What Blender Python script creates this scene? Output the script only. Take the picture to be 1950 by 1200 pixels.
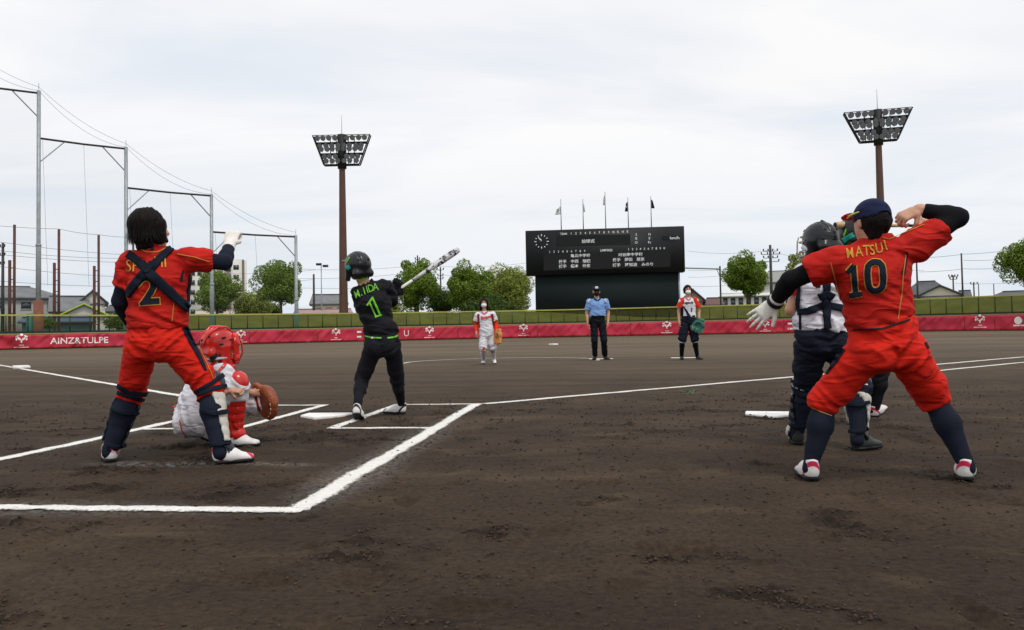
import bpy, bmesh, math, random
import numpy as np
from mathutils import Vector, Matrix
from mathutils.bvhtree import BVHTree
random.seed(7); RNG = np.random.default_rng(11)
scn = bpy.context.scene
for o in list(bpy.data.objects): bpy.data.objects.remove(o)
COL = scn.collection

# ------------------------------------------------------------------ camera
CX, CY, CZ = 2.594, -7.2315, 0.7546
YAW, PIT, ROLL, FPX, PY0 = -0.11284, 0.033816, 0.01799, 1537.9, 579.2
cyw, syw, cp, sp, cr, sr = math.cos(YAW), math.sin(YAW), math.cos(PIT), math.sin(PIT), math.cos(ROLL), math.sin(ROLL)
FW = np.array([cp*syw, cp*cyw, sp]); R0 = np.array([cyw, -syw, 0.0]); U0 = np.cross(R0, FW)
RR = cr*R0 - sr*U0; UR = sr*R0 + cr*U0
CAM = np.array([CX, CY, CZ])
cd = bpy.data.cameras.new('camera'); cam = bpy.data.objects.new('camera', cd); COL.objects.link(cam)
cd.sensor_width = 36; cd.lens = 36*FPX/1950; cd.shift_y = -(600-PY0)/1950; cd.clip_end = 6000; cd.clip_start = .05
cam.matrix_world = Matrix(((RR[0], UR[0], -FW[0], CX), (RR[1], UR[1], -FW[1], CY), (RR[2], UR[2], -FW[2], CZ), (0, 0, 0, 1)))
scn.camera = cam

# ------------------------------------------------------------------ sky and sun (bright overcast)
SUN_EL, SUN_AZ = 62, 140     # azimuth measured from +Y clockwise: behind the camera and to the right
w = bpy.data.worlds.new('World'); scn.world = w; w.use_nodes = True
nt = w.node_tree; nt.nodes.clear()
def N(t, **k):
    n = nt.nodes.new(t)
    for a, b in k.items(): setattr(n, a, b)
    return n
L = nt.links.new
out = N('ShaderNodeOutputWorld'); bg = N('ShaderNodeBackground'); bg.inputs[1].default_value = .1
sky = N('ShaderNodeTexSky', sky_type='NISHITA', sun_disc=False, sun_elevation=math.radians(SUN_EL), sun_rotation=math.radians(SUN_AZ), dust_density=1.5)
tc = N('ShaderNodeTexCoord')
sep = N('ShaderNodeSeparateXYZ'); L(tc.outputs['Generated'], sep.inputs[0])
# flat cloud deck: direction divided by height gives streaks that gather towards the horizon
mx = N('ShaderNodeMath', operation='MAXIMUM'); L(sep.outputs[2], mx.inputs[0]); mx.inputs[1].default_value = 0.0
ad = N('ShaderNodeMath', operation='ADD'); L(mx.outputs[0], ad.inputs[0]); ad.inputs[1].default_value = .10
dv = N('ShaderNodeVectorMath', operation='DIVIDE'); L(tc.outputs['Generated'], dv.inputs[0])
cb = N('ShaderNodeCombineXYZ'); L(ad.outputs[0], cb.inputs[0]); L(ad.outputs[0], cb.inputs[1]); cb.inputs[2].default_value = 1
L(cb.outputs[0], dv.inputs[1])
mp = N('ShaderNodeMapping'); mp.inputs['Scale'].default_value = (.62, 1.0, .5); mp.inputs['Rotation'].default_value = (0, 0, .35); L(dv.outputs[0], mp.inputs[0])
n1 = N('ShaderNodeTexNoise'); n1.inputs['Scale'].default_value = .85; n1.inputs['Detail'].default_value = 6; n1.inputs['Roughness'].default_value = .5; n1.inputs['Distortion'].default_value = .5
L(mp.outputs[0], n1.inputs[0])
r1 = N('ShaderNodeValToRGB'); r1.color_ramp.elements[0].position = .34; r1.color_ramp.elements[0].color = (8.0, 8.5, 9.2, 1)
r1.color_ramp.elements[1].position = .56; r1.color_ramp.elements[1].color = (10.1, 10.02, 10.0, 1); L(n1.outputs[0], r1.inputs[0])
n2 = N('ShaderNodeTexNoise'); n2.inputs['Scale'].default_value = .45; n2.inputs['Detail'].default_value = 5; L(mp.outputs[0], n2.inputs[0])
r2 = N('ShaderNodeMapRange'); r2.inputs[1].default_value = .3; r2.inputs[2].default_value = .6; r2.inputs[3].default_value = .90; r2.inputs[4].default_value = 1.0; L(n2.outputs[0], r2.inputs[0])
mixc = N('ShaderNodeMix', data_type='RGBA'); L(r2.outputs[0], mixc.inputs[0]); L(sky.outputs[0], mixc.inputs[6]); L(r1.outputs[0], mixc.inputs[7])
zr_ = N('ShaderNodeMapRange'); zr_.inputs[1].default_value = .02; zr_.inputs[2].default_value = .26; zr_.inputs[3].default_value = .6; zr_.inputs[4].default_value = 0.0; L(sep.outputs[2], zr_.inputs[0])
hz = N('ShaderNodeMix', data_type='RGBA'); L(zr_.outputs[0], hz.inputs[0]); L(mixc.outputs[2], hz.inputs[6]); hz.inputs[7].default_value = (7.1, 7.85, 8.75, 1)   # thinner, bluer cloud low in the sky
L(hz.outputs[2], bg.inputs[0]); L(bg.outputs[0], out.inputs[0])

sd = bpy.data.lights.new('sun', 'SUN'); so = bpy.data.objects.new('sun', sd); COL.objects.link(so)
sd.energy = 1.5; sd.angle = math.radians(10); sd.color = (1, .965, .91)
a, e = math.radians(SUN_AZ), math.radians(SUN_EL)
sdir = Vector((math.sin(a)*math.cos(e), math.cos(a)*math.cos(e), math.sin(e)))
so.rotation_euler = sdir.to_track_quat('Z', 'Y').to_euler()
vs = scn.view_settings; vs.view_transform = 'Standard'; vs.look = 'None'; vs.exposure = 0.0; vs.gamma = 1; vs.use_curve_mapping = False
scn.render.engine = 'CYCLES'

# ------------------------------------------------------------------ layout helpers
def ray(px, py):
    a, b = px-975, py-PY0
    x = (a*cr - b*sr)/FPX; y = (a*sr + b*cr)/FPX
    return x*R0 - y*U0 + FW
def W(px, py, D): return CAM + ray(px, py)*D
def G(px, py, z=0.0):
    r = ray(px, py); return CAM + r*((z-CZ)/r[2])
def nrm(v):
    v = np.asarray(v, float); return v/(np.linalg.norm(v)+1e-12)

# ------------------------------------------------------------------ object helpers
def tag(o, label=None, cat=None, group=None, kind=None):
    if label: o['label'] = label
    if cat: o['category'] = cat
    if group: o['group'] = group
    if kind: o['kind'] = kind
    return o
def empty(name, loc, label, cat, group=None, rotz=0):
    o = bpy.data.objects.new(name, None); o.location = tuple(loc); o.rotation_euler = (0, 0, rotz); o.empty_display_size = .2
    COL.objects.link(o); return tag(o, label, cat, group)
def link(name, me, parent=None, loc=None):
    o = bpy.data.objects.new(name, me); COL.objects.link(o)
    if parent is not None: o.parent = parent
    if loc is not None: o.location = tuple(loc)
    return o
def mesh(name, V, F, mat, smooth=False):
    me = bpy.data.meshes.new(name)
    V = np.asarray(V, np.float32); Fa = np.asarray(F) if not (isinstance(F, list) and len({len(f) for f in F}) > 1) else None
    if Fa is not None and len(Fa):
        k = Fa.shape[1]
        me.vertices.add(len(V)); me.vertices.foreach_set('co', V.ravel())
        me.loops.add(Fa.size); me.loops.foreach_set('vertex_index', Fa.ravel().astype(np.int32))
        me.polygons.add(len(Fa)); me.polygons.foreach_set('loop_start', np.arange(0, Fa.size, k, dtype=np.int32))
        me.update(calc_edges=True)
    else:
        me.from_pydata([tuple(v) for v in V], [], [tuple(f) for f in F]); me.update()
    if smooth: me.polygons.foreach_set('use_smooth', [True]*len(me.polygons))
    me.materials.append(mat); me.validate()
    return me
class MB:
    """collects boxes, tubes and quads into one mesh"""
    def __init__(s): s.V = []; s.F = []
    def quad(s, *p):
        n = len(s.V); s.V += [tuple(q) for q in p]; s.F.append(tuple(range(n, n+len(p)))); return s
    def box(s, c, d, ax=None):
        """centre, full size, optional (x,y,z) axes"""
        c = np.asarray(c, float); A = np.eye(3) if ax is None else np.asarray(ax, float)
        n = len(s.V); h = np.asarray(d, float)/2
        for k in range(8):
            q = np.array([(1 if k & 1 else -1)*h[0], (1 if k & 2 else -1)*h[1], (1 if k & 4 else -1)*h[2]])
            s.V.append(tuple(c + q@A))
        for f in ((0, 2, 3, 1), (4, 5, 7, 6), (0, 1, 5, 4), (2, 6, 7, 3), (0, 4, 6, 2), (1, 3, 7, 5)): s.F.append(tuple(n+i for i in f))
        return s
    def tube(s, pts, r, n=8, cap=True):
        pts = [np.asarray(p, float) for p in pts]; rs = r if hasattr(r, '__len__') else [r]*len(pts)
        u = None; base = len(s.V)
        for i, p in enumerate(pts):
            t = nrm(pts[min(i+1, len(pts)-1)] - pts[max(i-1, 0)])
            if u is None:
                u = np.cross(t, (0, 0, 1)) if abs(t[2]) < .9 else np.cross(t, (1, 0, 0))
            u = nrm(u - np.dot(u, t)*t); v = np.cross(t, u)
            for k in range(n):
                an = 2*math.pi*k/n; s.V.append(tuple(p + rs[i]*(math.cos(an)*u + math.sin(an)*v)))
        for i in range(len(pts)-1):
            for k in range(n):
                a = base+i*n+k; b = base+i*n+(k+1) % n; s.F.append((a, b, b+n, a+n))
        if cap:
            s.F.append(tuple(base+k for k in reversed(range(n)))); e = base+(len(pts)-1)*n; s.F.append(tuple(e+k for k in range(n)))
        return s
    def me(s, name, mat, smooth=False, off=(0, 0, 0)):
        V = np.asarray(s.V, float) - np.asarray(off, float)
        return mesh(name, V, list(s.F), mat, smooth)
    def build(s, name, mat, parent=None, smooth=False, off=(0, 0, 0)):
        return link(name, s.me(name, mat, smooth, off), parent)

# ------------------------------------------------------------------ materials
def lin(c):
    c = [x/255 for x in c]; return tuple(x/12.92 if x <= .04045 else ((x+.055)/1.055)**2.4 for x in c)
def mat(name, rgb, rough=.7, var=.12, scale=6, bump=0, bscale=300, metal=0, sheen=0, spec=.3, coat=0, linear=False, stretch=None, trans=0):
    m = bpy.data.materials.new(name); m.use_nodes = True; t = m.node_tree; b = t.nodes['Principled BSDF']
    c = rgb if linear else lin(rgb)
    tcn = t.nodes.new('ShaderNodeTexCoord'); src = tcn.outputs['Object']
    if stretch:
        mpn = t.nodes.new('ShaderNodeMapping'); mpn.inputs['Scale'].default_value = stretch; t.links.new(src, mpn.inputs[0]); src = mpn.outputs[0]
    nz = t.nodes.new('ShaderNodeTexNoise'); nz.inputs['Scale'].default_value = scale; nz.inputs['Detail'].default_value = 5; t.links.new(src, nz.inputs[0])
    rp = t.nodes.new('ShaderNodeValToRGB'); rp.color_ramp.elements[0].position = .3; rp.color_ramp.elements[1].position = .7
    rp.color_ramp.elements[0].color = tuple(x*(1-var) for x in c)+(1,); rp.color_ramp.elements[1].color = tuple(min(1, x*(1+var)) for x in c)+(1,)
    t.links.new(nz.outputs[0], rp.inputs[0]); t.links.new(rp.outputs[0], b.inputs['Base Color'])
    b.inputs['Roughness'].default_value = rough; b.inputs['Metallic'].default_value = metal; b.inputs['Specular IOR Level'].default_value = spec
    b.inputs['Sheen Weight'].default_value = sheen; b.inputs['Coat Weight'].default_value = coat
    if bump:
        nb = t.nodes.new('ShaderNodeTexNoise'); nb.inputs['Scale'].default_value = bscale; nb.inputs['Detail'].default_value = 3; t.links.new(src, nb.inputs[0])
        bp = t.nodes.new('ShaderNodeBump'); bp.inputs['Strength'].default_value = bump; bp.inputs['Distance'].default_value = .01; t.links.new(nb.outputs[0], bp.inputs['Height']); t.links.new(bp.outputs[0], b.inputs['Normal'])
    m.diffuse_color = (*c, 1)
    return m
def knit(name, rgb, var=.10, rough=.85): return mat(name, rgb, rough, var, 14, .12, 500, spec=.12)
def cloth(name, rgb, var=.10, rough=.8, bump=.25): 
    m = mat(name, rgb, rough, var, 9, bump*.4, 420, sheen=0, spec=.18); t = m.node_tree; K = t.links.new; bp = [n for n in t.nodes if n.type == 'BUMP'][0]
    tcn = t.nodes.new('ShaderNodeTexCoord'); mp = t.nodes.new('ShaderNodeMapping'); mp.inputs['Scale'].default_value = (.45, .45, 1.25); mp.inputs['Rotation'].default_value = (.25, .55, 0); K(tcn.outputs['Object'], mp.inputs[0])
    nz = t.nodes.new('ShaderNodeTexNoise'); nz.inputs['Scale'].default_value = 14; nz.inputs['Detail'].default_value = 1.5; nz.inputs['Roughness'].default_value = .35; nz.inputs['Distortion'].default_value = .5; K(mp.outputs[0], nz.inputs[0])
    ab = t.nodes.new('ShaderNodeMath'); ab.operation = 'SUBTRACT'; K(nz.outputs[0], ab.inputs[0]); ab.inputs[1].default_value = .5; a2 = t.nodes.new('ShaderNodeMath'); a2.operation = 'ABSOLUTE'; K(ab.outputs[0], a2.inputs[0])
    b2 = t.nodes.new('ShaderNodeBump'); b2.invert = True; b2.inputs['Strength'].default_value = .65; b2.inputs['Distance'].default_value = .05; K(a2.outputs[0], b2.inputs['Height']); K(b2.outputs[0], bp.inputs['Normal']); return m

# ------------------------------------------------------------------ noise
_T = RNG.random((32, 32, 32)).astype(np.float32)*2-1
def vnoise(P):
    P = np.asarray(P, np.float32); i = np.floor(P).astype(np.int32); f = P - i; f = f*f*(3-2*f); i0 = i & 31; i1 = (i+1) & 31
    x0, y0, z0 = i0[..., 0], i0[..., 1], i0[..., 2]; x1, y1, z1 = i1[..., 0], i1[..., 1], i1[..., 2]
    fx, fy, fz = f[..., 0], f[..., 1], f[..., 2]
    def mixf(a, b, t): return a + (b-a)*t
    return mixf(mixf(mixf(_T[x0, y0, z0], _T[x1, y0, z0], fx), mixf(_T[x0, y1, z0], _T[x1, y1, z0], fx), fy),
                mixf(mixf(_T[x0, y0, z1], _T[x1, y0, z1], fx), mixf(_T[x0, y1, z1], _T[x1, y1, z1], fx), fy), fz)
def fbm(P, n=3):
    s = 0; a = 1; P = np.asarray(P, np.float32)
    for k in range(n): s = s + a*vnoise(P*(2**k) + 17.3*k); a *= .5
    return s

# ------------------------------------------------------------------ implicit surfaces
class Field:
    def __init__(s, lo, hi, h):
        s.lo = np.asarray(lo, np.float32); s.h = float(h); s.n = np.ceil((np.asarray(hi)-s.lo)/h).astype(int)+1
        s.V = np.full(tuple(s.n), .3, np.float32)
        s.ax = [s.lo[i] + s.h*np.arange(s.n[i], dtype=np.float32) for i in range(3)]
    def _sl(s, lo, hi):
        a = np.clip(np.floor((lo-s.lo)/s.h).astype(int), 0, s.n); b = np.clip(np.ceil((hi-s.lo)/s.h).astype(int)+1, 0, s.n)
        return tuple(slice(a[i], b[i]) for i in range(3)), np.all(b > a)
    def sec(s, p0, p1, r0, r1=None, e=(1, 0, 0), k=.02, cap=None, clip=(), sub=False):
        """tapered limb from p0 to p1; r = radius or (lateral, depth); e = lateral axis; clip = [(point, outward normal)]"""
        p0 = np.asarray(p0, np.float32); p1 = np.asarray(p1, np.float32); r1 = r0 if r1 is None else r1
        a0, b0 = r0 if hasattr(r0, '__len__') else (r0, r0); a1, b1 = r1 if hasattr(r1, '__len__') else (r1, r1)
        Lx = float(np.linalg.norm(p1-p0)); wv = (p1-p0)/Lx if Lx > 1e-6 else np.array([0, 0, 1.]); Lx = max(Lx, 1e-6)
        e = np.asarray(e, float); u = e - np.dot(e, wv)*wv
        if np.linalg.norm(u) < 1e-3: u = np.array([0, 1., 0]) - wv[1]*wv
        u = nrm(u); v = np.cross(wv, u)
        R = max(a0, b0, a1, b1, cap or 0) + k + 2*s.h
        sl, ok = s._sl(np.minimum(p0, p1)-R, np.maximum(p0, p1)+R)
        if not ok: return s
        X = s.ax[0][sl[0]][:, None, None]; Y = s.ax[1][sl[1]][None, :, None]; Z = s.ax[2][sl[2]][None, None, :]
        dx, dy, dz = X-p0[0], Y-p0[1], Z-p0[2]
        t = dx*wv[0]+dy*wv[1]+dz*wv[2]; tcl = np.clip(t/Lx, 0, 1)
        A = a0+(a1-a0)*tcl; B = b0+(b1-b0)*tcl; C = cap if cap else np.minimum(A, B)
        x = (dx*u[0]+dy*u[1]+dz*u[2])/A; y = (dx*v[0]+dy*v[1]+dz*v[2])/B; z = (t-tcl*Lx)/C
        k0 = np.sqrt(x*x+y*y+z*z)+1e-6; k1 = np.sqrt((x/A)**2+(y/B)**2+(z/C)**2)+1e-6
        d = k0*(k0-1)/k1
        for q, n in clip:
            n = nrm(n); q = np.asarray(q, float)
            d = np.maximum(d, (X-q[0])*n[0]+(Y-q[1])*n[1]+(Z-q[2])*n[2])
        cur = s.V[sl]
        if sub: s.V[sl] = np.maximum(cur, -d)
        elif k <= 1e-4: s.V[sl] = np.minimum(cur, d)
        else:
            hh = np.clip(.5+.5*(cur-d)/k, 0, 1); s.V[sl] = cur+(d-cur)*hh - k*hh*(1-hh)
        return s
    def ell(s, c, r, X=(1, 0, 0), Z=(0, 0, 1), **kw):
        """ellipsoid, r along X, Y, Z axes"""
        c = np.asarray(c, float); Z = nrm(Z)
        return s.sec(c-Z*1e-4, c+Z*1e-4, (r[0], r[1]), e=X, cap=r[2], **kw)
    def plane(s, q, n):
        n = nrm(n)
        d = (s.ax[0][:, None, None]-q[0])*n[0]+(s.ax[1][None, :, None]-q[1])*n[1]+(s.ax[2][None, None, :]-q[2])*n[2]
        s.V = np.maximum(s.V, d.astype(np.float32)); return s
    def displace(s, fn, band=.03):
        fl = np.flatnonzero(((s.V < band) & (s.V > -band)).ravel()); idx = np.unravel_index(fl, s.V.shape)
        P = np.stack([s.ax[i][idx[i]] for i in range(3)], -1); s.V.reshape(-1)[fl] -= fn(P).astype(np.float32); return s
    def mesh(s):
        ins = s.V < 0; lo = []; sl = []
        for ax in range(3):
            w_ = np.flatnonzero(ins.any(axis=tuple(i for i in range(3) if i != ax))); a, b = max(w_[0]-2, 0), min(w_[-1]+3, ins.shape[ax]); lo.append(a); sl.append(slice(a, b))
        V = np.ascontiguousarray(s.V[tuple(sl)]); ins = np.ascontiguousarray(ins[tuple(sl)]); nx, ny, nz = V.shape; org = s.lo+s.h*np.array(lo)
        c = np.zeros((nx-1, ny-1, nz-1), np.int8)
        for a in (0, 1):
            for b in (0, 1):
                for d in (0, 1): c += ins[a:nx-1+a, b:ny-1+b, d:nz-1+d]
        act = np.flatnonzero(((c > 0) & (c < 8)).ravel()); m = len(act)
        ids = np.full(c.size, -1, np.int32); ids[act] = np.arange(m, dtype=np.int32); ids = ids.reshape(c.shape)
        pos = np.zeros((m, 3)); cnt = np.zeros(m); I = np.stack(np.unravel_index(act, c.shape), -1)
        cor = [(a, b, d) for a in (0, 1) for b in (0, 1) for d in (0, 1)]; val = {p: V[I[:, 0]+p[0], I[:, 1]+p[1], I[:, 2]+p[2]] for p in cor}
        for p in cor:
            for ax in range(3):
                if p[ax] == 0:
                    q = list(p); q[ax] = 1; va, vb = val[p], val[tuple(q)]
                    mk = (va < 0) != (vb < 0); t = np.where(mk, va/np.where(mk, va-vb, 1), 0)
                    pt = np.array(p, float)[None] + t[:, None]*np.eye(3)[ax][None]; pos[mk] += pt[mk]; cnt += mk
        pos = (pos/np.maximum(cnt, 1)[:, None] + I)*s.h + org
        F = []
        for ax in range(3):
            sl0 = [slice(None)]*3; sl1 = [slice(None)]*3; sl0[ax] = slice(0, -1); sl1[ax] = slice(1, None)
            a = ins[tuple(sl0)]; b = ins[tuple(sl1)]; o1, o2 = [i for i in range(3) if i != ax]
            fl = np.flatnonzero((a != b).ravel()); e = np.stack(np.unravel_index(fl, a.shape), -1); sg = np.ascontiguousarray(a).ravel()[fl]
            ok = (e[:, o1] > 0) & (e[:, o2] > 0) & (e[:, o1] < V.shape[o1]-1) & (e[:, o2] < V.shape[o2]-1); e = e[ok]; sg = sg[ok]
            def cid(d1, d2):
                q = e.copy(); q[:, o1] += d1; q[:, o2] += d2; return ids[q[:, 0], q[:, 1], q[:, 2]]
            qd = np.stack([cid(-1, -1), cid(0, -1), cid(0, 0), cid(-1, 0)], -1); rv = (~sg) ^ (ax == 1)
            qd[rv] = qd[rv][:, ::-1]; F.append(qd)
        F = np.concatenate(F); F = F[(F >= 0).all(1)]
        return pos, F

# ================================================================== SETTING
def yh(px): return 631.0-(px-975)*.018
# ---- ground
def scuff(x, y):
    """where spikes and shoes have kicked the soil up"""
    z = np.zeros_like(x); n = fbm(np.stack([x*2.3, y*3.1, z+9.1], -1), 3); m = fbm(np.stack([x*6.1, y*9.5, z+2.1], -1), 2); b = vnoise(np.stack([x*.45, y*.45, z+5.1], -1))
    s = np.clip((n*.9+m*.6+b*.35-.50)*1.9, 0, 1)
    return (s*linefree(x, y)).astype(np.float32)
def linefree(x, y):
    s = 1.0
    for x0, y0, x1, y1 in LSEG:          # chalked ground stays flat
        dx, dy = x1-x0, y1-y0; t = np.clip(((x-x0)*dx+(y-y0)*dy)/(dx*dx+dy*dy), 0, 1); d = np.hypot(x-x0-t*dx, y-y0-t*dy); s = s*np.clip((d-.07)/.12, 0.03, 1)
    return s
LSEG = [(-1.25, -3.84, 1.25, -3.84), (1.33, 1.15, 60, 59.8), (-1.38, 1.18, -44, 43.8)]+[q for s in (1, -1) for q in ((s*1.25, -3.84, s*1.25, 1.2), (s*.36, 1.18, s*1.25, 1.18), (s*.4, -.9, s*.4, 1.18), (s*.4, -.9, s*1.25, -.9))]
def gheight(x, y):
    x = np.asarray(x, np.float32); y = np.asarray(y, np.float32); z = np.zeros_like(x)
    P = lambda sx, sy, o=0.: np.stack([x*sx, y*sy, z+o], -1)
    h = .006*fbm(P(.7, .7), 2) + .0022*fbm(P(5, 9, 3.3), 3)
    patch = scuff(x, y)
    cl = np.clip(np.abs(fbm(P(15, 15, 5.5), 2))-.05, 0, 1)
    cl2 = fbm(P(34, 34, 2.5), 2)
    h = h + patch*(.048*cl-.012 + .010*cl2) + .0026*cl2
    # heel and toe prints
    hole = np.clip(vnoise(P(6.5, 5.0, 21.7))-.50, 0, 1); rim = np.clip(.5-np.abs(vnoise(P(6.5, 5.0, 21.7))-.42)*6, 0, 1)
    h = h + linefree(x, y)*(.006*rim-.075*hole)
    fade = np.clip(1.2-np.hypot(x-CX, y-CY)/14, 0, 1)
    return h*fade
D1 = [1.5]
while D1[-1] < 12: D1.append(D1[-1] + max(.011, D1[-1]**2/609*1.1))
ys = list(np.array(D1)+CY)
st = .8
while ys[-1] < 3500: ys.append(ys[-1]+st); st *= 1.25
pre = [CY+1.5]; st = .3
while pre[-1] > -1200: pre.append(pre[-1]-st); st *= 1.5
ys = pre[:0:-1]+ys
xs = list(np.arange(-4.2, 6.9, .0135)); st = .05
a_ = [xs[0]]; b_ = [xs[-1]]
while b_[-1] < 3500: a_.append(a_[-1]-st); b_.append(b_[-1]+st); st *= 1.3
xs = np.array(a_[:0:-1]+xs+b_[1:]); ys = np.array(ys)
XX, YY = np.meshgrid(xs, ys, indexing='ij'); ZZ = gheight(XX, YY)
nx_, ny_ = XX.shape; ii = np.arange(nx_*ny_).reshape(nx_, ny_)
Fg = np.stack([ii[:-1, :-1], ii[1:, :-1], ii[1:, 1:], ii[:-1, 1:]], -1).reshape(-1, 4)
def ground_mat():
    m = bpy.data.materials.new('infield dirt'); m.use_nodes = True; t = m.node_tree; b = t.nodes['Principled BSDF']; K = t.links.new
    n_ = lambda ty: t.nodes.new(ty)
    g = n_('ShaderNodeNewGeometry'); pos = g.outputs['Position']
    def noise(scale, det=5, rough=.55, sx=1, sy=1, dist=0):
        mp = n_('ShaderNodeMapping'); mp.inputs['Scale'].default_value = (sx, sy, 1); K(pos, mp.inputs[0])
        nn = n_('ShaderNodeTexNoise'); nn.inputs['Scale'].default_value = scale; nn.inputs['Detail'].default_value = det; nn.inputs['Roughness'].default_value = rough; nn.inputs['Distortion'].default_value = dist
        K(mp.outputs[0], nn.inputs[0]); return nn.outputs[0]
    def ramp(src, p0, p1, c0, c1):
        r = n_('ShaderNodeValToRGB'); r.color_ramp.elements[0].position = p0; r.color_ramp.elements[1].position = p1
        r.color_ramp.elements[0].color = (*c0, 1); r.color_ramp.elements[1].color = (*c1, 1); K(src, r.inputs[0]); return r.outputs[0]
    def mix(f, a, bb, mode='MIX'):
        x = n_('ShaderNodeMix'); x.data_type = 'RGBA'; x.blend_type = mode
        if isinstance(f, float): x.inputs[0].default_value = f
        else: K(f, x.inputs[0])
        K(a, x.inputs[6]); K(bb, x.inputs[7]); return x.outputs[2]
    base = ramp(noise(.9, 8, .62), .32, .70, (.0345, .0222, .0142), (.068, .0455, .0298))
    fine = ramp(noise(38, 6, .7), .25, .75, (.35, .35, .35), (1.6, 1.58, 1.5))
    c = mix(1.0, base, fine, 'MULTIPLY')
    tan = ramp(noise(2.2, 6, .6, .7, 1.3, .6), .56, .74, (0, 0, 0), (.55, .55, .55))        # drier sandy patches
    sand = n_('ShaderNodeRGB'); sand.outputs[0].default_value = (.135, .095, .052, 1)
    c = mix(tan, c, sand.outputs[0])
    damp = ramp(noise(3.4, 5, .65, 1, 1.6), .60, .70, (1, 1, 1), (.52, .50, .49))       # damp kicked-up soil
    c = mix(1.0, c, damp, 'MULTIPLY')
    at = n_('ShaderNodeAttribute'); at.attribute_name = 'scuff'; dk = n_('ShaderNodeRGB'); dk.outputs[0].default_value = (.019, .0145, .0105, 1); sc_ = n_('ShaderNodeMath'); sc_.operation = 'MULTIPLY'; K(at.outputs['Fac'], sc_.inputs[0]); sc_.inputs[1].default_value = .75; c = mix(sc_.outputs[0], c, dk.outputs[0])
    # drier, paler sand out towards the outfield
    sx = n_('ShaderNodeSeparateXYZ'); K(pos, sx.inputs[0])
    mr = n_('ShaderNodeMapRange'); mr.inputs[1].default_value = -1; mr.inputs[2].default_value = 22; mr.inputs[3].default_value = 0; mr.inputs[4].default_value = .85; K(sx.outputs[1], mr.inputs[0])
    dry = ramp(noise(.16, 7, .6, .35, 1.0), .34, .62, (.102, .076, .050), (.158, .121, .082))
    c = mix(mr.outputs[0], c, dry)
    streak = ramp(noise(.5, 4, .5, .12, 2.2), .40, .60, (.82, .82, .82), (1.12, 1.12, 1.12))
    c = mix(1.0, c, streak, 'MULTIPLY')
    # spilt chalk dust behind the plate and beside the box line
    def dust(cx, cy, rx, ry, ang, amt):
        mp = n_('ShaderNodeMapping'); mp.vector_type = 'TEXTURE'; mp.inputs['Location'].default_value = (cx, cy, 0); mp.inputs['Rotation'].default_value = (0, 0, ang); mp.inputs['Scale'].default_value = (rx, ry, 9); K(pos, mp.inputs[0])
        gr = n_('ShaderNodeTexGradient'); gr.gradient_type = 'SPHERICAL'; K(mp.outputs[0], gr.inputs[0])
        mm = n_('ShaderNodeMath'); mm.operation = 'MULTIPLY'; K(gr.outputs[0], mm.inputs[0]); K(ramp(noise(26, 6, .75, 1, 1), .42, .72, (0, 0, 0), (amt, amt, amt)), mm.inputs[1]); return mm.outputs[0]
    wh = n_('ShaderNodeRGB'); wh.outputs[0].default_value = (.42, .41, .40, 1)
    q1 = G(320, 884); q2 = G(480, 884)
    for args in ((q1[0]-.1, q1[1], .55, .13, -.1, .85), (q2[0]+.1, q2[1]+.02, .45, .08, -.1, .7), (1.25, -3.0, .26, 1.1, 0, .75), (1.25, -1.5, .24, 1.6, 0, .6), (-1.25, -1.2, .2, 1.4, 0, .5), (0, -3.84, 1.4, .22, 0, .55)):
        c = mix(dust(*args), c, wh.outputs[0])
    K(c, b.inputs['Base Color']); b.inputs['Roughness'].default_value = .95; b.inputs['Specular IOR Level'].default_value = .18
    hsum = n_('ShaderNodeMath'); hsum.operation = 'ADD'; K(noise(60, 6, .75), hsum.inputs[0]); K(noise(220, 3, .6), hsum.inputs[1])
    bp = n_('ShaderNodeBump'); bp.inputs['Strength'].default_value = .75; bp.inputs['Distance'].default_value = .012; K(hsum.outputs[0], bp.inputs['Height']); K(bp.outputs[0], b.inputs['Normal'])
    return m
M_dirt = ground_mat()
gme = mesh('ground', np.stack([XX, YY, ZZ], -1).reshape(-1, 3), Fg, M_dirt, True)
at_ = gme.attributes.new('scuff', 'FLOAT', 'POINT'); at_.data.foreach_set('value', (scuff(XX, YY)*np.clip(1.3-np.hypot(XX-CX, YY-CY)/16, 0, 1)).ravel().astype(np.float32))
tag(link('ground', gme), kind='structure')
# ---- loose crumbs of soil
def crumbs(n):
    ico = bmesh.new(); bmesh.ops.create_icosphere(ico, subdivisions=1, radius=1); iv = np.array([v.co[:] for v in ico.verts]); ico.verts.index_update(); iff = np.array([[v.index for v in f.verts] for f in ico.faces]); ico.free()
    D = 1.65+8*RNG.random(n)**1.7; px = RNG.uniform(-120, 2070, n); x = np.empty(n, np.float32); y = np.empty(n, np.float32)
    for k in range(n): r = ray(px[k], 640.); x[k], y[k] = CX+r[0]*D[k], CY+r[1]*D[k]
    keep = RNG.random(n) < np.clip(.06+scuff(x, y)*1.1, 0, 1); x, y, D = x[keep], y[keep], D[keep]; m = len(x)
    r = (.0016+.0062*RNG.random(m)**2.6)*np.clip(.6+D*.12, .8, 1.5); z = gheight(x, y)
    V = iv[None]*(1+.28*RNG.standard_normal((m, len(iv), 1)))*r[:, None, None]*np.array([1, 1, .75])+np.stack([x, y, z+r*.35], -1)[:, None]
    F = iff[None]+np.arange(m)[:, None, None]*len(iv); V = [V.reshape(-1, 3)]; F = [F.reshape(-1, 3)]
    me = mesh('soil_crumbs', np.concatenate(V), np.concatenate(F), mat('loose soil', (66, 53, 43), .95, .45, 25, .3, 200))
    tag(link('soil_crumbs', me), 'loose crumbs of dark soil scattered over the near infield', 'soil', kind='stuff')
crumbs(150000)
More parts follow.
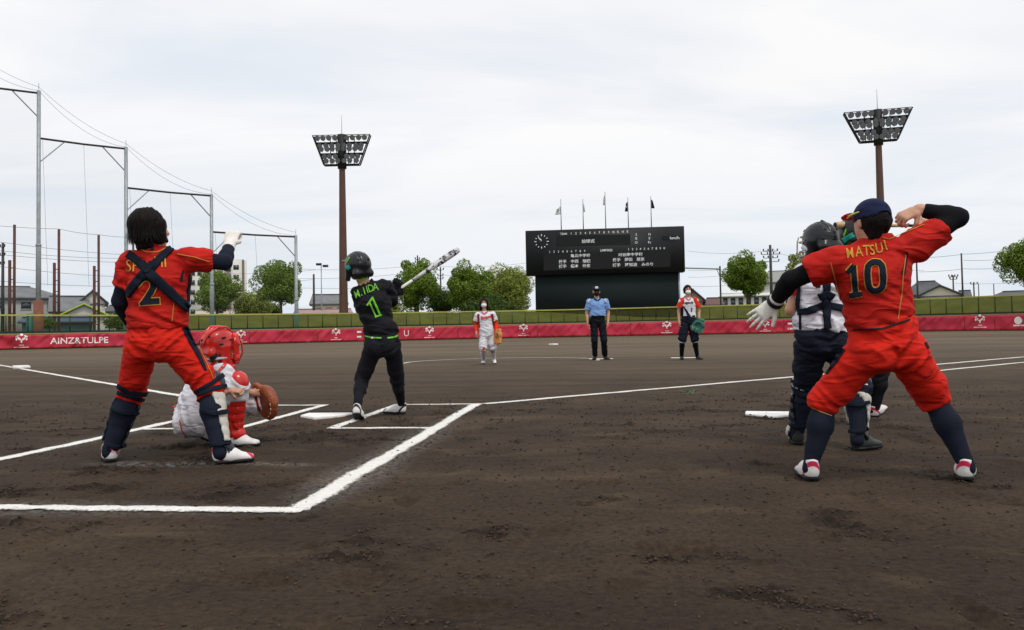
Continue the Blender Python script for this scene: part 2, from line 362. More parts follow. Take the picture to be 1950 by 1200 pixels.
# ---- chalk lines
def chalk_mat():
    m = mat('chalk', (224, 221, 216), .95, .06, 20, .5, 120, spec=.1); t = m.node_tree; b = t.nodes['Principled BSDF']; o = t.nodes['Material Output']; K = t.links.new
    uv = t.nodes.new('ShaderNodeUVMap'); s = t.nodes.new('ShaderNodeSeparateXYZ'); K(uv.outputs[0], s.inputs[0])
    g = t.nodes.new('ShaderNodeNewGeometry'); nz = t.nodes.new('ShaderNodeTexNoise'); nz.inputs['Scale'].default_value = 55; nz.inputs['Detail'].default_value = 6; nz.inputs['Roughness'].default_value = .7; K(g.outputs['Position'], nz.inputs[0])
    a = t.nodes.new('ShaderNodeMath'); a.operation = 'MULTIPLY_ADD'; K(nz.outputs[0], a.inputs[0]); a.inputs[1].default_value = 1.5; K(s.outputs[1], a.inputs[2])
    r = t.nodes.new('ShaderNodeMapRange'); r.inputs[1].default_value = .78; r.inputs[2].default_value = 1.15; K(a.outputs[0], r.inputs[0])
    tr = t.nodes.new('ShaderNodeBsdfTransparent'); mx = t.nodes.new('ShaderNodeMixShader'); K(r.outputs[0], mx.inputs[0]); K(tr.outputs[0], mx.inputs[1]); K(b.outputs[0], mx.inputs[2]); K(mx.outputs[0], o.inputs[0])
    return m
M_chalk = chalk_mat()
LINEZ = [.0028]
def chalk(pts, width=.10, closed=False, thin=1.0, label=''):
    """a chalked line draped on the ground; the edge fades out in the texture's v direction"""
    pts = [np.asarray(p, float)[:2] for p in pts]; P = [pts[0]]
    for a, b in zip(pts[:-1], pts[1:]):
        d = np.linalg.norm(b-a); s = 0
        while s < d:
            q = a+(b-a)*s/d; st = max(.03, .012*np.linalg.norm(q-CAM[:2])); s += st; P.append(a+(b-a)*min(s, d)/d)
    P = np.array(P); T = np.gradient(P, axis=0); T /= np.linalg.norm(T, axis=1)[:, None]+1e-9; Nn = np.stack([-T[:, 1], T[:, 0]], -1)
    ws = np.array([-.62, -.45, -.3, 0, .3, .45, .62])*width; al = np.array([0, .30, .47, .53, .47, .30, 0])*thin
    z_ = np.zeros(len(P)); wb = 1+.14*vnoise(np.stack([P[:, 0]*9, P[:, 1]*9, z_+3], -1)); dr = .008*vnoise(np.stack([P[:, 0]*3, P[:, 1]*3, z_+8], -1))
    off = ws[None]*wb[:, None]+dr[:, None]+.012*vnoise(np.stack([np.repeat(P[:, :1], 7, 1)*24, np.repeat(P[:, 1:], 7, 1)*24, np.repeat(np.arange(7.)[None]*3.7, len(P), 0)], -1))*np.array([1, 1, .6, 0, .6, 1, 1])
    V = np.concatenate([P[:, None, :]+Nn[:, None, :]*off[..., None], np.zeros((len(P), 7, 1))], -1).reshape(-1, 3); UV = np.stack([np.repeat(np.arange(len(P)), 7), np.tile(al, len(P))], -1)
    V[:, 2] = gheight(V[:, 0], V[:, 1])+LINEZ[0]+.0015*np.tile([0, .5, 1, 1.1, 1, .5, 0], len(P)); LINEZ[0] += .0003
    n = len(ws); F = np.array([[i*n+j, i*n+j+1, (i+1)*n+j+1, (i+1)*n+j] for i in range(len(P)-1) for j in range(n-1)])
    me = mesh('chalk_line', V, F[:, ::-1], M_chalk, True); ul = me.uv_layers.new(name='UVMap'); UV = np.array(UV, np.float32)
    vi = np.zeros(len(me.loops), np.int32); me.loops.foreach_get('vertex_index', vi); ul.data.foreach_set('uv', UV[vi].ravel())
    return tag(link('chalk_line', me), kind='structure')
YB = -3.84
for s in (1, -1):
    chalk([(s*1.25, YB), (s*1.25, 1.22)], .105)
    chalk([(s*.36, 1.18), (s*1.21, 1.18)], .085); chalk([(s*.40, -.93), (s*.40, 1.15)], .085, thin=.93); chalk([(s*.40, -.90), (s*1.21, -.90)], .085, thin=.9)
chalk([(-1.25, YB), (1.29, YB)], .09, thin=.95)
chalk([(1.33, 1.15), (60, 59.8)], .115); chalk([(-1.38, 1.18), (-44, 43.8)], .115)
o_ = .914/math.sqrt(2)*1.0
chalk([(6.46+o_, 6.26-o_), (13.2+o_, 13.0-o_)], .10)
cir = [(2.44*math.cos(t), 13.1+2.44*math.sin(t)) for t in np.linspace(-.15, math.pi+.25, 60)]
chalk(cir, .10, thin=.72)
# ---- plates and bases
M_plate = mat('white rubber', (236, 234, 230), .55, .06, 12, .2, 60)
M_plates = mat('scuffed rubber edge', (190, 182, 172), .7, .2, 20)
def slab(name, poly, c, ang, z0, h, label, cat, bev=.006):
    bm = bmesh.new(); ca, sa = math.cos(ang), math.sin(ang)
    vs_ = [bm.verts.new((c[0]+x*ca-y*sa, c[1]+x*sa+y*ca, z0)) for x, y in poly]; f = bm.faces.new(vs_)
    r = bmesh.ops.extrude_face_region(bm, geom=[f]); bmesh.ops.translate(bm, verts=[v for v in r['geom'] if isinstance(v, bmesh.types.BMVert)], vec=(0, 0, h))
    bmesh.ops.recalc_face_normals(bm, faces=bm.faces); bmesh.ops.bevel(bm, geom=list(bm.edges), offset=bev, segments=2, affect='EDGES')
    bmesh.ops.translate(bm, verts=bm.verts, vec=(-c[0], -c[1], 0))
    me = bpy.data.meshes.new(name); bm.to_mesh(me); bm.free(); me.materials.append(M_plate)
    return tag(link(name, me, loc=(c[0], c[1], 0)), label, cat)
home = [(-.216, .216), (-.216, 0), (0, -.216), (.216, 0), (.216, .216)]
slab('home_plate', home, (0.0, .0), 0, -.01, .026, 'white home plate set in the dirt between the two chalked batter boxes', 'home plate')
c2 = G(1463, 793); slab('home_plate', home, (c2[0]+.03, c2[1]), -.18, .004, .018, 'loose white home plate on bare dirt left of the navy catcher', 'home plate')
sq = lambda a: [(-a, -a), (-a, a), (a, a), (a, -a)]
b3 = G(40, 702); slab('base_cushion', sq(.20), (b3[0], b3[1]), math.pi/4, 0, .085, 'white third base cushion on the chalk line at far left', 'base', .025)
b2 = G(1054, 657.5); slab('base_cushion', sq(.19), (b2[0], b2[1]), math.pi/4, 0, .085, 'white second base cushion far behind the pitching circle', 'base', .025)
rect = [(-.305, -.076), (-.305, .076), (.305, .076), (.305, -.076)]
for px, py, lb in ((1145, 684, 'white pitching rubber under the shoes of the umpire in light blue'), (1301, 682, 'white pitching rubber under the feet of the navy and white pitcher')):
    g_ = G(px, py); slab('pitching_rubber', rect, (g_[0], g_[1]), .02, 0, .016, lb, 'pitching rubber')
lf = G(1315, 751); mb = MB()
for k in range(9):
    a_ = random.uniform(0, 6.28); l_ = random.uniform(.06, .13); q = np.array([lf[0]+random.uniform(-.06, .06), lf[1]+random.uniform(-.05, .05), .008]); d_ = np.array([math.cos(a_), math.sin(a_), .5])*l_; s_ = np.array([-math.sin(a_), math.cos(a_), 0])*.006
    mb.quad(q-s_, q+s_, q+d_*.6+s_*.8, q+d_, q+d_*.6-s_*.8)
tag(mb.build('grass_tuft', mat('weed green', (62, 118, 58), .6)), 'tiny green weed tuft lying on the dirt near the first base line', 'weed')

# ---- outfield fence
FX = np.array([-420, -200, 0, 240, 455, 680, 860, 1060, 1280, 1500, 1755, 1950, 2250]); FD = np.array([55, 58.5, 62, 67, 73, 80, 85.5, 89.5, 88.5, 85, 79, 72, 62])
FH = np.array([2.72, 2.72, 2.71, 2.68, 2.76, 2.84, 2.93, 3.02, 3.14, 3.18, 3.2, 3.2, 3.2]); BHt = np.array([1.16, 1.16, 1.17, 1.2, 1.26, 1.33, 1.4, 1.46, 1.5, 1.5, 1.47, 1.44, 1.44])
pf = np.polyfit(FX, FD, 5)
def fD(px): return float(np.polyval(pf, px))
def fpt(px, dd=0., z=0.):
    r = ray(px, yh(px)); D = fD(px)+dd; p = CAM+r*D; return np.array([p[0], p[1], z])
def fH(px): return float(np.interp(px, FX, FH))
def bH(px): return float(np.interp(px, FX, BHt))
pxs = np.linspace(-420, 2250, 4000); arc = np.array([fpt(p) for p in pxs]); sl_ = np.concatenate([[0], np.cumsum(np.linalg.norm(np.diff(arc, axis=0), axis=1))])
def s_of(px): return float(np.interp(px, pxs, sl_))
def px_of(s): return float(np.interp(s, sl_, pxs))
M_wall = mat('tan wall coping', (168, 150, 96), .85, .15, 3); M_dgreen = mat('dark green steel', (28, 52, 44), .6, .15, 4)
M_yrail = mat('yellow green rail pad', (172, 170, 88), .6, .12, 2); M_post = mat('dark green post', (40, 56, 34), .6, .15, 4)
def net_mat(name, rgb, cover):
    m = mat(name, rgb, .8, .15, 1.5); t = m.node_tree; b = t.nodes['Principled BSDF']; o = t.nodes['Material Output']
    tr = t.nodes.new('ShaderNodeBsdfTransparent'); mx = t.nodes.new('ShaderNodeMixShader'); mx.inputs[0].default_value = cover
    t.links.new(tr.outputs[0], mx.inputs[1]); t.links.new(b.outputs[0], mx.inputs[2]); t.links.new(mx.outputs[0], o.inputs[0]); return m
M_net = net_mat('olive fence mesh', (90, 92, 46), .42); M_netl = net_mat('thin fence mesh', (84, 100, 52), .16)
f0 = fpt(975); fence = empty('outfield_fence', f0, 'long curved outfield fence of olive mesh panels with a pale yellow top rail', 'fence')
S = np.arange(0, sl_[-1], 1.46)
pp = [px_of(s) for s in S]
wall = MB(); cop = MB(); rail = MB(); top = MB()
for i in range(len(pp)-1):
    a, b = pp[i], pp[i+1]
    def strip(m, z0, z1, d0, d1):
        pa, pb, pc, pd = fpt(a, d0), fpt(b, d0), fpt(b, d1), fpt(a, d1)
        za0, zb0, za1, zb1 = z0(a), z0(b), z1(a), z1(b)
        A = [pa+(0, 0, za0), pb+(0, 0, zb0), pb+(0, 0, zb1), pa+(0, 0, za1)]; B = [pd+(0, 0, za0), pc+(0, 0, zb0), pc+(0, 0, zb1), pd+(0, 0, za1)]
        m.quad(*A); m.quad(*B[::-1]); m.quad(A[3], A[2], B[2], B[3]); m.quad(A[1], A[0], B[0], B[1])
    strip(wall, lambda p: -.1, lambda p: bH(p)+.02, 0, .25)
    strip(cop, lambda p: bH(p)+.024, lambda p: bH(p)+.10, -.02, .3)
    strip(rail, lambda p: bH(p)+.104, lambda p: bH(p)+.27, .06, .14)
    strip(top, lambda p: fH(p)-.07, lambda p: fH(p)+.05, .02, .16)
wall.build('wall', mat('concrete wall', (120, 116, 104), .9, .15, 2), fence, off=f0); cop.build('wall_coping', M_wall, fence, off=f0)
rail.build('bottom_rail', M_dgreen, fence, off=f0); top.build('top_rail', M_yrail, fence, off=f0)
for i, p in enumerate(pp):
    q = fpt(p, .09); MB().tube([q+(0, 0, bH(p)+.1), q+(0, 0, fH(p)-.03)], .045, 6).build('post', M_post, fence, True, off=f0)
    if i < len(pp)-1:
        r = pp[i+1]; a, b = fpt(p+1.2, .11), fpt(r-1.2, .11)
        MB().quad(a+(0, 0, bH(p)+.275), b+(0, 0, bH(r)+.275), b+(0, 0, fH(r)-.075), a+(0, 0, fH(p)-.075)).build('mesh_panel', M_net if p > 235 else M_netl, fence, off=f0)
# ---- dry grass strip along the wall foot
gs = MB()
for i in range(len(pp)-1):
    a, b = pp[i], pp[i+1]; w0 = 2.4+1.2*float(vnoise(np.array([i*.3, 2., 1.]))); w1 = 2.4+1.2*float(vnoise(np.array([(i+1)*.3, 2., 1.])))
    gs.quad(fpt(a, -w0, .012), fpt(b, -w1, .012), fpt(b, .02, .012), fpt(a, .02, .012))
tag(gs.build('dry_grass_verge', mat('dry verge grass', (122, 118, 70), .95, .3, 1.2, .5, 9)), kind='structure')
# ---- grass bank behind the fence, running on as level land
def ztop(px):
    D = fD(px); full = .755+(fH(px)-.05-.755)*(D+7.5)/D; low = 1.45
    t = np.clip((px-200)/150, 0, 1); t = t*t*(3-2*t); return low+(full-low)*t
bp_ = np.linspace(-900, 2900, 260); prof = [(.45, 0.), (1.2, .2), (2.6, .45), (4.4, .76), (6, .95), (7.5, 1), (11, 1.0), (30, 1.), (80, .98), (200, .9), (900, .5), (3000, -.2)]
V = []
for p in bp_:
    pc = min(max(p, -420), 2250)
    for dd, k in prof:
        r = ray(p, yh(p)); q = CAM+r*(fD(pc)+dd); n = .10*float(vnoise(np.array([q[0]*.25, q[1]*.25, 4.]))) if k > .5 else 0
        V.append((q[0], q[1], ztop(pc)*k + n*.6 - .02))
m_ = len(prof); F = np.array([[i*m_+j, (i+1)*m_+j, (i+1)*m_+j+1, i*m_+j+1] for i in range(len(bp_)-1) for j in range(m_-1)])
M_bank = mat('bank grass', (84, 88, 36), .9, .28, .55, .6, 5, spec=.1)
tag(link('grass_bank', mesh('grass_bank', V, F, M_bank, True)), kind='structure')

# ---- red banners along the wall
M_ban = mat('crimson banner vinyl', (182, 46, 68), .55, .10, 1.2, spec=.25); M_white = mat('white print', (236, 232, 232), .7, .03, 5)
def text2d(s, size=1.0, offset=0.0, maxlen=.12, bold=False):
    cu = bpy.data.curves.new('t', 'FONT'); cu.body = s; cu.size = size; cu.offset = offset; cu.align_x = 'CENTER'; cu.align_y = 'CENTER'; cu.resolution_u = 3
    ob = bpy.data.objects.new('t', cu); COL.objects.link(ob); dg = bpy.context.evaluated_depsgraph_get(); me = bpy.data.meshes.new_from_object(ob.evaluated_get(dg))
    bm = bmesh.new(); bm.from_mesh(me); bmesh.ops.triangulate(bm, faces=bm.faces)
    for it in range(4):
        es = [e for e in bm.edges if e.calc_length() > maxlen]
        if not es: break
        bmesh.ops.subdivide_edges(bm, edges=es, cuts=1); bmesh.ops.triangulate(bm, faces=bm.faces)
    bmesh.ops.remove_doubles(bm, verts=bm.verts, dist=1e-5)
    bm.verts.index_update(); V = np.array([v.co[:2] for v in bm.verts]).reshape(-1, 2); F = [[v.index for v in f.verts] for f in bm.faces]
    bm.free(); bpy.data.objects.remove(ob); bpy.data.curves.remove(cu); bpy.data.meshes.remove(me)
    if len(V):
        V[:, 0] -= (V[:, 0].min()+V[:, 0].max())/2; V[:, 1] -= (V[:, 1].min()+V[:, 1].max())/2
    return V, F
def wrink(s, z):
    z = np.asarray(z); return .11*vnoise(np.stack([s*.8+z*1.0, z*0+s*.15, z*.4], -1)) + .15*np.abs(vnoise(np.stack([s*1.9-z*1.9, z*0+3, z*.8], -1))) + .03*vnoise(np.stack([s*3.3+z*2.6, z*0+9, z], -1))
def bpt(s, z, off=0.):
    px = px_of(s); return fpt(px, -.26-float(wrink(np.array(s), np.array(z)))-off, z)
edges = [-415, -150, -45, 243, 352, 475, 605, 740, 872, 1024, 1200, 1428, 1492, 1640, 1836, 1894, 2100, 2240]
emb = {1: None}
ban_lab = {1: 'plain stretch', 3: 'stretch'}
def ban_text(par, b0, px, zc, s, h, sx=1.0):
    V, F = text2d(s, 1.0, .012, .18); hh = V[:, 1].max()-V[:, 1].min(); sc = h/hh; s0 = s_of(px)
    P = [bpt(s0+v[0]*sc*sx, zc+v[1]*sc, .015) for v in V]; link('lettering', mesh('lettering', np.array(P)-b0, np.array(F), M_white), par)
def ban_emblem(par, b0, px, zc, sc):
    s0 = s_of(px); V = []; F = []
    def blob(cx, cz, rx, rz, an, n=10):
        k = len(V)
        for i in range(n):
            t = 2*math.pi*i/n; x, z = rx*math.cos(t), rz*math.sin(t); V.append((cx+x*math.cos(an)-z*math.sin(an), cz+x*math.sin(an)+z*math.cos(an)))
        F.append(list(range(k, k+n)))
    for cx, cz, rx, rz, an in ((-.30, .42, .15, .07, .5), (.30, .42, .15, .07, -.5), (0, .55, .13, .09, 0), (-.16, .22, .17, .08, -.7), (.16, .22, .17, .08, .7), (0, .02, .06, .14, 0), (-.36, .18, .06, .10, .3), (.36, .18, .06, .10, -.3)): blob(cx, cz, rx, rz, an)
    for k in range(5): blob(-.14+.07*k, -.30, .028, .05, 0, 6)
    for k in range(12): blob(-.5+.09*k, -.47, .034, .045, 0, 6)
    P = [bpt(s0+x*sc, zc+z*sc, .015) for x, z in V]; link('emblem', mesh('emblem', np.array(P)-b0, F, M_white), par)
ban_desc = ['outermost left stretch beside the frame edge', 'stretch left of the white tulip-like emblem', 'leftmost stretch with an emblem and hand-lettered white words', 'stretch behind the red coach with two white letters', 'stretch just right of the crouching catcher helmet with an emblem',
    'creased stretch between the crouching catcher and the dark batter', 'stretch behind the dark batter with an emblem and white bars', 'stretch right of the dark batter with a white letter and emblem', 'stretch behind the walking pitcher with an emblem', 'plain stretch left of the umpire', 'stretch between umpire and navy pitcher with an emblem', 'short plain stretch right of the navy pitcher', "stretch behind the white-gloved hand with emblem and bars", 'plain stretch hidden behind the catcher and the player in red', 'short stretch with an emblem right of the player in red', 'stretch at the right frame edge with a white disc', 'outermost right stretch beyond the frame']
for i in range(len(edges)-1):
    s0, s1 = s_of(edges[i]), s_of(edges[i+1]); c_ = fpt((edges[i]+edges[i+1])/2, -.12)
    n = max(8, int((s1-s0)/.11)); rows = 9; V = []
    for a in range(n+1):
        s = s0+.02+(s1-s0-.04)*a/n
        for b in range(rows):
            z = .10+(bH(px_of(s))-.12)*b/(rows-1); V.append(bpt(s, z)-c_)
    F = np.array([[a*rows+b, (a+1)*rows+b, (a+1)*rows+b+1, a*rows+b+1] for a in range(n) for b in range(rows-1)])
    e_ = empty('banner', c_, 'crimson wall banner, '+ban_desc[i], 'banner', 'crimson banners along the outfield wall')
    sh = link('sheet', mesh('sheet', V, F, M_ban, True), e_); md = sh.modifiers.new('thick', 'SOLIDIFY'); md.thickness = .006; md.offset = 0
    if i == 2: ban_emblem(e_, c_, 41, .66, .95); ban_text(e_, c_, 152, .66, 'AINZ&TULPE', .50, 1.05)
    if i == 3: ban_text(e_, c_, 334, .62, 'ur', .5)
    if i == 4: ban_emblem(e_, c_, 459, .7, 1.0)
    if i == 6: ban_emblem(e_, c_, 640, .74, 1.0); [ban_text(e_, c_, 684, z_, '-', .17, 1.15) for z_ in (.50, .98)]; ban_text(e_, c_, 700, .75, 'I', .62)
    if i == 7: ban_text(e_, c_, 774, .76, 'U', .62); ban_emblem(e_, c_, 818, .78, 1.05)
    if i == 8: ban_emblem(e_, c_, 997, .84, 1.12)
    if i == 10: ban_emblem(e_, c_, 1270, .86, 1.15)
    if i == 12: ban_emblem(e_, c_, 1457, .8, 1.05); [ban_text(e_, c_, 1505, z_, '-', .19, 1.2) for z_ in (.52, 1.06)]; ban_text(e_, c_, 1518, .8, 'I', .7)
    if i == 14: ban_emblem(e_, c_, 1866, .86, 1.05)
    if i == 15:
        t_ = np.linspace(0, 2*math.pi, 28)[:-1]; sc0 = s_of(1939); link('emblem', mesh('emblem', np.array([bpt(sc0+.34*math.cos(t), .92+.34*math.sin(t), .015) for t in t_])-c_, [list(range(27))], M_white), e_)
        mbx = MB()
        for k in range(7): q = [bpt(sc0-.42+.13*k+dx, .42+dz, .015) for dx, dz in ((0, 0), (.1, 0), (.1, .12), (0, .12))]; mbx.quad(*q)
        mbx.build('small_print', M_white, e_, off=c_)

# ---- tall net frame on the left: posts, beams, braces
M_galv = mat('galvanised steel', (150, 156, 160), .5, .15, 3, metal=.4); M_dark = mat('weathered dark steel', (62, 62, 62), .6, .2, 3, metal=.3)
M_rust = mat('rust brown steel', (92, 58, 50), .8, .2, 3); M_teal = mat('teal green paint', (34, 104, 92), .6, .12, 2); M_base = mat('brown primer', (124, 80, 66), .85, .2, 2); M_cable = mat('black cable', (70, 72, 76), .7)
M_netg = net_mat('fine grey netting', (92, 96, 102), .05)
PP = [(-118, 24.4), (73, 20.8), (240.5, 17.1), (404, 13.75), (565, 10.45)]
pr = [fpt(p, 1.1) for p, h in PP]
nf = empty('ball_stop_structure', pr[1], 'tall stepped grey steel gallows of posts and beams on the left', 'net structure')
for i, ((p, h), q) in enumerate(zip(PP, pr)):
    MB().tube([q+(0, 0, -.1), q+(0, 0, h*.4), q+(0, 0, h*.41), q+(0, 0, h)], [.20, .19, .155, .145], 12).build('post', M_galv if i < 5 else M_dark, nf, True, off=pr[1])
    MB().tube([q+(0, 0, h*.4-.08), q+(0, 0, h*.4+.08)], .215, 12).build('collar', M_galv, nf, True, off=pr[1])
    MB().tube([q+(0, 0, h), q+(0, 0, h+.6)], .02, 5).build('spike', M_galv, nf, off=pr[1])
    MB().tube([q+(0, 0, -.05), q+(0, 0, 3.9 if i == 1 else 2.9)], .36 if i == 1 else .215, 12).build('post_sleeve', M_base if i == 1 else M_teal, nf, True, off=pr[1])
    if i == 1: MB().box(q-R0*.65+(0, 0, 1.55), (.45, .35, 2.6)).build('switch_cabinet', M_teal, nf, off=pr[1])
    if i < 4:
        q2 = pr[i+1]; hb = PP[i+1][1]-.15 if i else 20.6
        if i == 0: hb = 20.6
        A, B = q+(0, 0, hb), q2+(0, 0, hb)
        MB().tube([A, (A+B)/2+(0, 0, -.05), B], .085, 8).build('beam', M_dark, nf, True, off=pr[1]); d = nrm(B-A)
        MB().tube([B-d*1.9, B-np.array([0, 0, 2.0])], .05, 6).build('brace', M_galv, nf, off=pr[1]); MB().tube([A+d*1.9, A-np.array([0, 0, 2.0])], .05, 6).build('brace', M_galv, nf, off=pr[1])
        for w_ in (0, 1):
            E0, E1 = q+(0, 0, PP[i][1]+.3*w_), q2+(0, 0, PP[i+1][1]+.3*w_); t_ = np.linspace(0, 1, 14)
            MB().tube([E0+(E1-E0)*t+np.array([0, 0, -4*(.9-.35*w_)*t*(1-t)]) for t in t_], .012, 4).build('guy_cable', M_cable, nf, off=pr[1])
        nq = [A-np.array([0, 0, .1]), B-np.array([0, 0, .1]), np.array([B[0], B[1], 3.2]), np.array([A[0], A[1], 3.2])]; MB().quad(*nq).build('netting', M_netg, nf, off=pr[1])
        for t in (.04, .5):
            X0 = A+(B-A)*t; MB().tube([X0, X0+d*.4-np.array([0, 0, hb*.7])], .011, 4).build('net_cord', M_cable, nf, off=pr[1])
# rusty net posts further back
RP = [(27, 427, 95), (112, 436, 98), (188, 447, 101), (254, 430, 118)]
rq = []
for k, (p, yt, D) in enumerate(RP):
    q = W(p, yh(p), D); z = W(p, yt, D)[2]; q = np.array([q[0], q[1], 0]); rq.append((q, z))
    e_ = empty('net_post', q, ['rust brown double net post, leftmost of the row behind the fence', 'rust brown double net post behind the tall grey pole', 'rust brown double net post right of the tall grey pole', 'thin dark net post rising beside the coach hair'][k], 'post', 'rusty net posts behind the left fence')
    MB().tube([(0, 0, 0), (0, 0, z)], .15, 8).build('upright', M_rust, e_, True)
    if k < 3:
        s = -np.array([R0[0], R0[1], 0])*.55; zs = W(p, yt+[68, 64, 59][k], D)[2]
        MB().tube([s, s+(0, 0, zs)], .17, 8).build('short_upright', M_rust, e_, True)
        for zz in np.arange(1.2, zs, 1.35): MB().tube([s+(0, 0, zz), (0, 0, zz)], .06, 6).build('rung', M_rust, e_)
def cable(A, B, sag, r=.022, label=None, seg=12):
    A, B = np.asarray(A, float), np.asarray(B, float); t_ = np.linspace(0, 1, seg)
    return MB().tube([A+(B-A)*t+np.array([0, 0, -4*sag*t*(1-t)]) for t in t_], r, 4, False).build('cable', M_cable, None, off=(0, 0, 0))
def cables(lst, lab):
    for k, (x0, y0, D0, x1, y1, D1, sag) in enumerate(sorted(lst, key=lambda q: (q[1]+q[4]+q[0]*.01))):
        c = cable(W(x0, y0, D0), W(x1, y1, D1), sag); tag(c, lab+', '+['first', 'second', 'third', 'fourth', 'fifth', 'sixth', 'seventh', 'eighth', 'ninth', 'tenth', 'eleventh', 'twelfth'][k]+' from the top', 'cable', lab)
cables([(-60, 424, 92, 112, 436, 98, .15), (112, 436, 98, 188, 447, 101, .12), (188, 447, 101, 254, 452, 118, .1), (-60, 452, 92, 254, 486, 118, .3), (-60, 478, 92, 254, 500, 118, .3), (-60, 470, 92, 254, 492, 118, .4), (-60, 500, 92, 254, 528, 118, .3), (-60, 530, 92, 254, 545, 118, .3)], 'thin cable between rusty net posts')
cables([(560, 512, 150, 800, 505, 160, .5), (560, 530, 150, 800, 517, 160, .5), (560, 548, 150, 842, 540, 160, .5), (797, 505, 160, 1010, 500, 165, .6), (797, 520, 160, 1010, 520, 165, .6), (430, 521, 150, 600, 514, 150, .3), (430, 540, 150, 600, 532, 150, .3)], 'overhead cable left of the scoreboard')
cables([(1310, 515, 160, 1470, 497, 150, .6), (1310, 528, 160, 1470, 507, 150, .6), (1310, 478, 160, 1470, 476, 150, .6), (1310, 545, 160, 1470, 530, 150, .6), (1470, 480, 150, 1760, 515, 150, .8), (1700, 493, 110, 1750, 492, 110, .05), (1750, 491, 110, 1835, 484, 110, .1), (1835, 484, 110, 1960, 470, 110, .2), (1750, 518, 110, 1835, 512, 110, .1), (1835, 512, 110, 1960, 505, 110, .2), (1818, 540, 160, 1960, 537, 160, .2), (1835, 496, 110, 1960, 488, 110, .2)], 'overhead cable right of the scoreboard')

# ---- light towers
M_brown = mat('brown painted steel', (92, 66, 56), .6, .12, 1.2); M_frame = mat('dark frame steel', (38, 38, 40), .6, .15, 4); M_lampb = mat('lamp housing', (52, 54, 58), .45, .2, 5); M_glass = mat('lamp glass', (128, 132, 138), .3, .05, 3, spec=.6)
lamp = MB().tube([(0, .32, 0), (0, .10, 0), (0, -.18, 0), (0, -.22, 0)], [.12, .26, .36, .37], 12).me('floodlight', M_lampb, True)
lens = MB().tube([(0, -.225, 0), (0, -.235, 0)], .33, 12).me('lamp_lens', M_glass)
def tower(px, D, ytop, ybot, wt, wb, r0, r1, yaw, label, yant):
    q = W(px, yh(px), D); q = np.array([q[0], q[1], 0]); s = D/FPX
    zt, zb = W(px, ytop, D)[2], W(px, ybot, D)[2]; Wt, Wb = wt*s/2, wb*s/2; H = zt-zb
    e = empty('light_tower', q, label, 'light tower', 'brown floodlight towers', rotz=yaw)
    MB().tube([(0, 0, 0), (0, 0, 2), (0, 0, zb), (0, 0, zt-.4)], [r0*1.1, r0, r1, r1*.8], 16).build('pole', M_brown, e, True)
    MB().tube([(0, 0, zb-.5), (0, 0, zt+.1)], r1*1.5, 12).build('mast_head', M_frame, e, True)
    MB().tube([(0, 0, zt), (0, 0, W(px, yant, D)[2])], [.05, .02], 6).build('lightning_rod', M_galv, e)
    wd = lambda z: Wb+(Wt-Wb)*(z-zb)/H
    levels = [zb+.05, zb+H*.36, zb+H*.39, zb+H*.72, zb+H*.75]
    for z in (zb, zb+H*.37, zb+H*.745, zt):
        x = wd(z)
        for y in (-.38, .38): MB().tube([(-x, y, z), (x, y, z)], .085 if z < zt else .05, 6).build('beam', M_frame, e)
        if z < zt:
            MB().box((0, 0, z-.06), (2*x, .86, .05)).build('catwalk', M_frame, e)
    for sd in (-1, 1):
        for y in (-.38, .38): MB().tube([(sd*Wb, y, zb), (sd*Wt, y, zt)], .09, 6).build('side_frame', M_frame, e)
        for f in (.33, .66):
            MB().tube([(sd*wd(zb)*f, .3, zb), (sd*wd(zb)*f*1.05, .3, zt)], .06, 6).build('upright', M_frame, e)
        for z in (zb+H*.37, zb+H*.745): MB().tube([(sd*wd(z), -.38, z+.75), (sd*.2, -.38, z+.75)], .03, 5).build('handrail', M_frame, e)
    rows = [(.90, 9), (.645, 8), (.53, 8), (.28, 7), (.13, 6)]
    for fz, n in rows:
        z = zb+H*fz; x = wd(z)-.55
        for k in range(n):
            xx = -x+2*x*k/(n-1)
            if abs(xx) < r1*.9: continue
            lo = link('floodlight', lamp, e, (xx, -.55, z)); lo.rotation_euler = (.45, 0, random.uniform(-.35, .35))
            le = link('lamp_lens', lens, lo)
            MB().tube([(xx, -.5, z), (xx, -.05, z-.35)], .03, 5).build('bracket', M_frame, e)
tower(655, 108, 255, 312, 110, 68, .62, .40, -YAW*0+.10, 'brown floodlight tower rising behind the dark batter', 216)
tower(1684.5, 98, 207, 266, 121, 66, .58, .36, -.16, 'brown floodlight tower rising behind the player in red at right', 165)

# ---- scoreboard
A0 = W(1004, yh(1004), 93.8); A1 = W(1307.5, yh(1307), 92.0); ex = nrm((A1-A0)*np.array([1, 1, 0])); ey = np.array([-ex[1], ex[0], 0]); ez = np.array([0, 0, 1.]); sb0 = np.array([*((A0+A1)/2)[:2], 0])
def sbp(px, py, off=0.):
    """point on the board's front plane, off metres in front of it"""
    r = ray(px, py); o = sb0-ey*off; return CAM+r*(np.dot(o-CAM, ey)/np.dot(r, ey))
sb = empty('scoreboard', sb0, 'black stadium scoreboard with white figures standing behind the outfield fence', 'scoreboard')
M_sb = mat('scoreboard black', (27, 30, 32), .55, .12, .5); M_sb2 = mat('scoreboard lower panel', (33, 40, 41), .9, .10, .4, spec=.1); M_led = mat('score panel', (15, 16, 17), .45, .1, 2); M_sw = mat('scoreboard white', (232, 234, 236), .6, .03, 3)
def sbbox(x0, x1, z0, z1, d0, d1, m, name, par=None):
    c = sb0+ex*(x0+x1)/2+ey*(d0+d1)/2+ez*(z0+z1)/2
    return MB().box(c, (x1-x0, d1-d0, z1-z0), [ex, ey, ez]).build(name, m, par or sb, off=sb0)
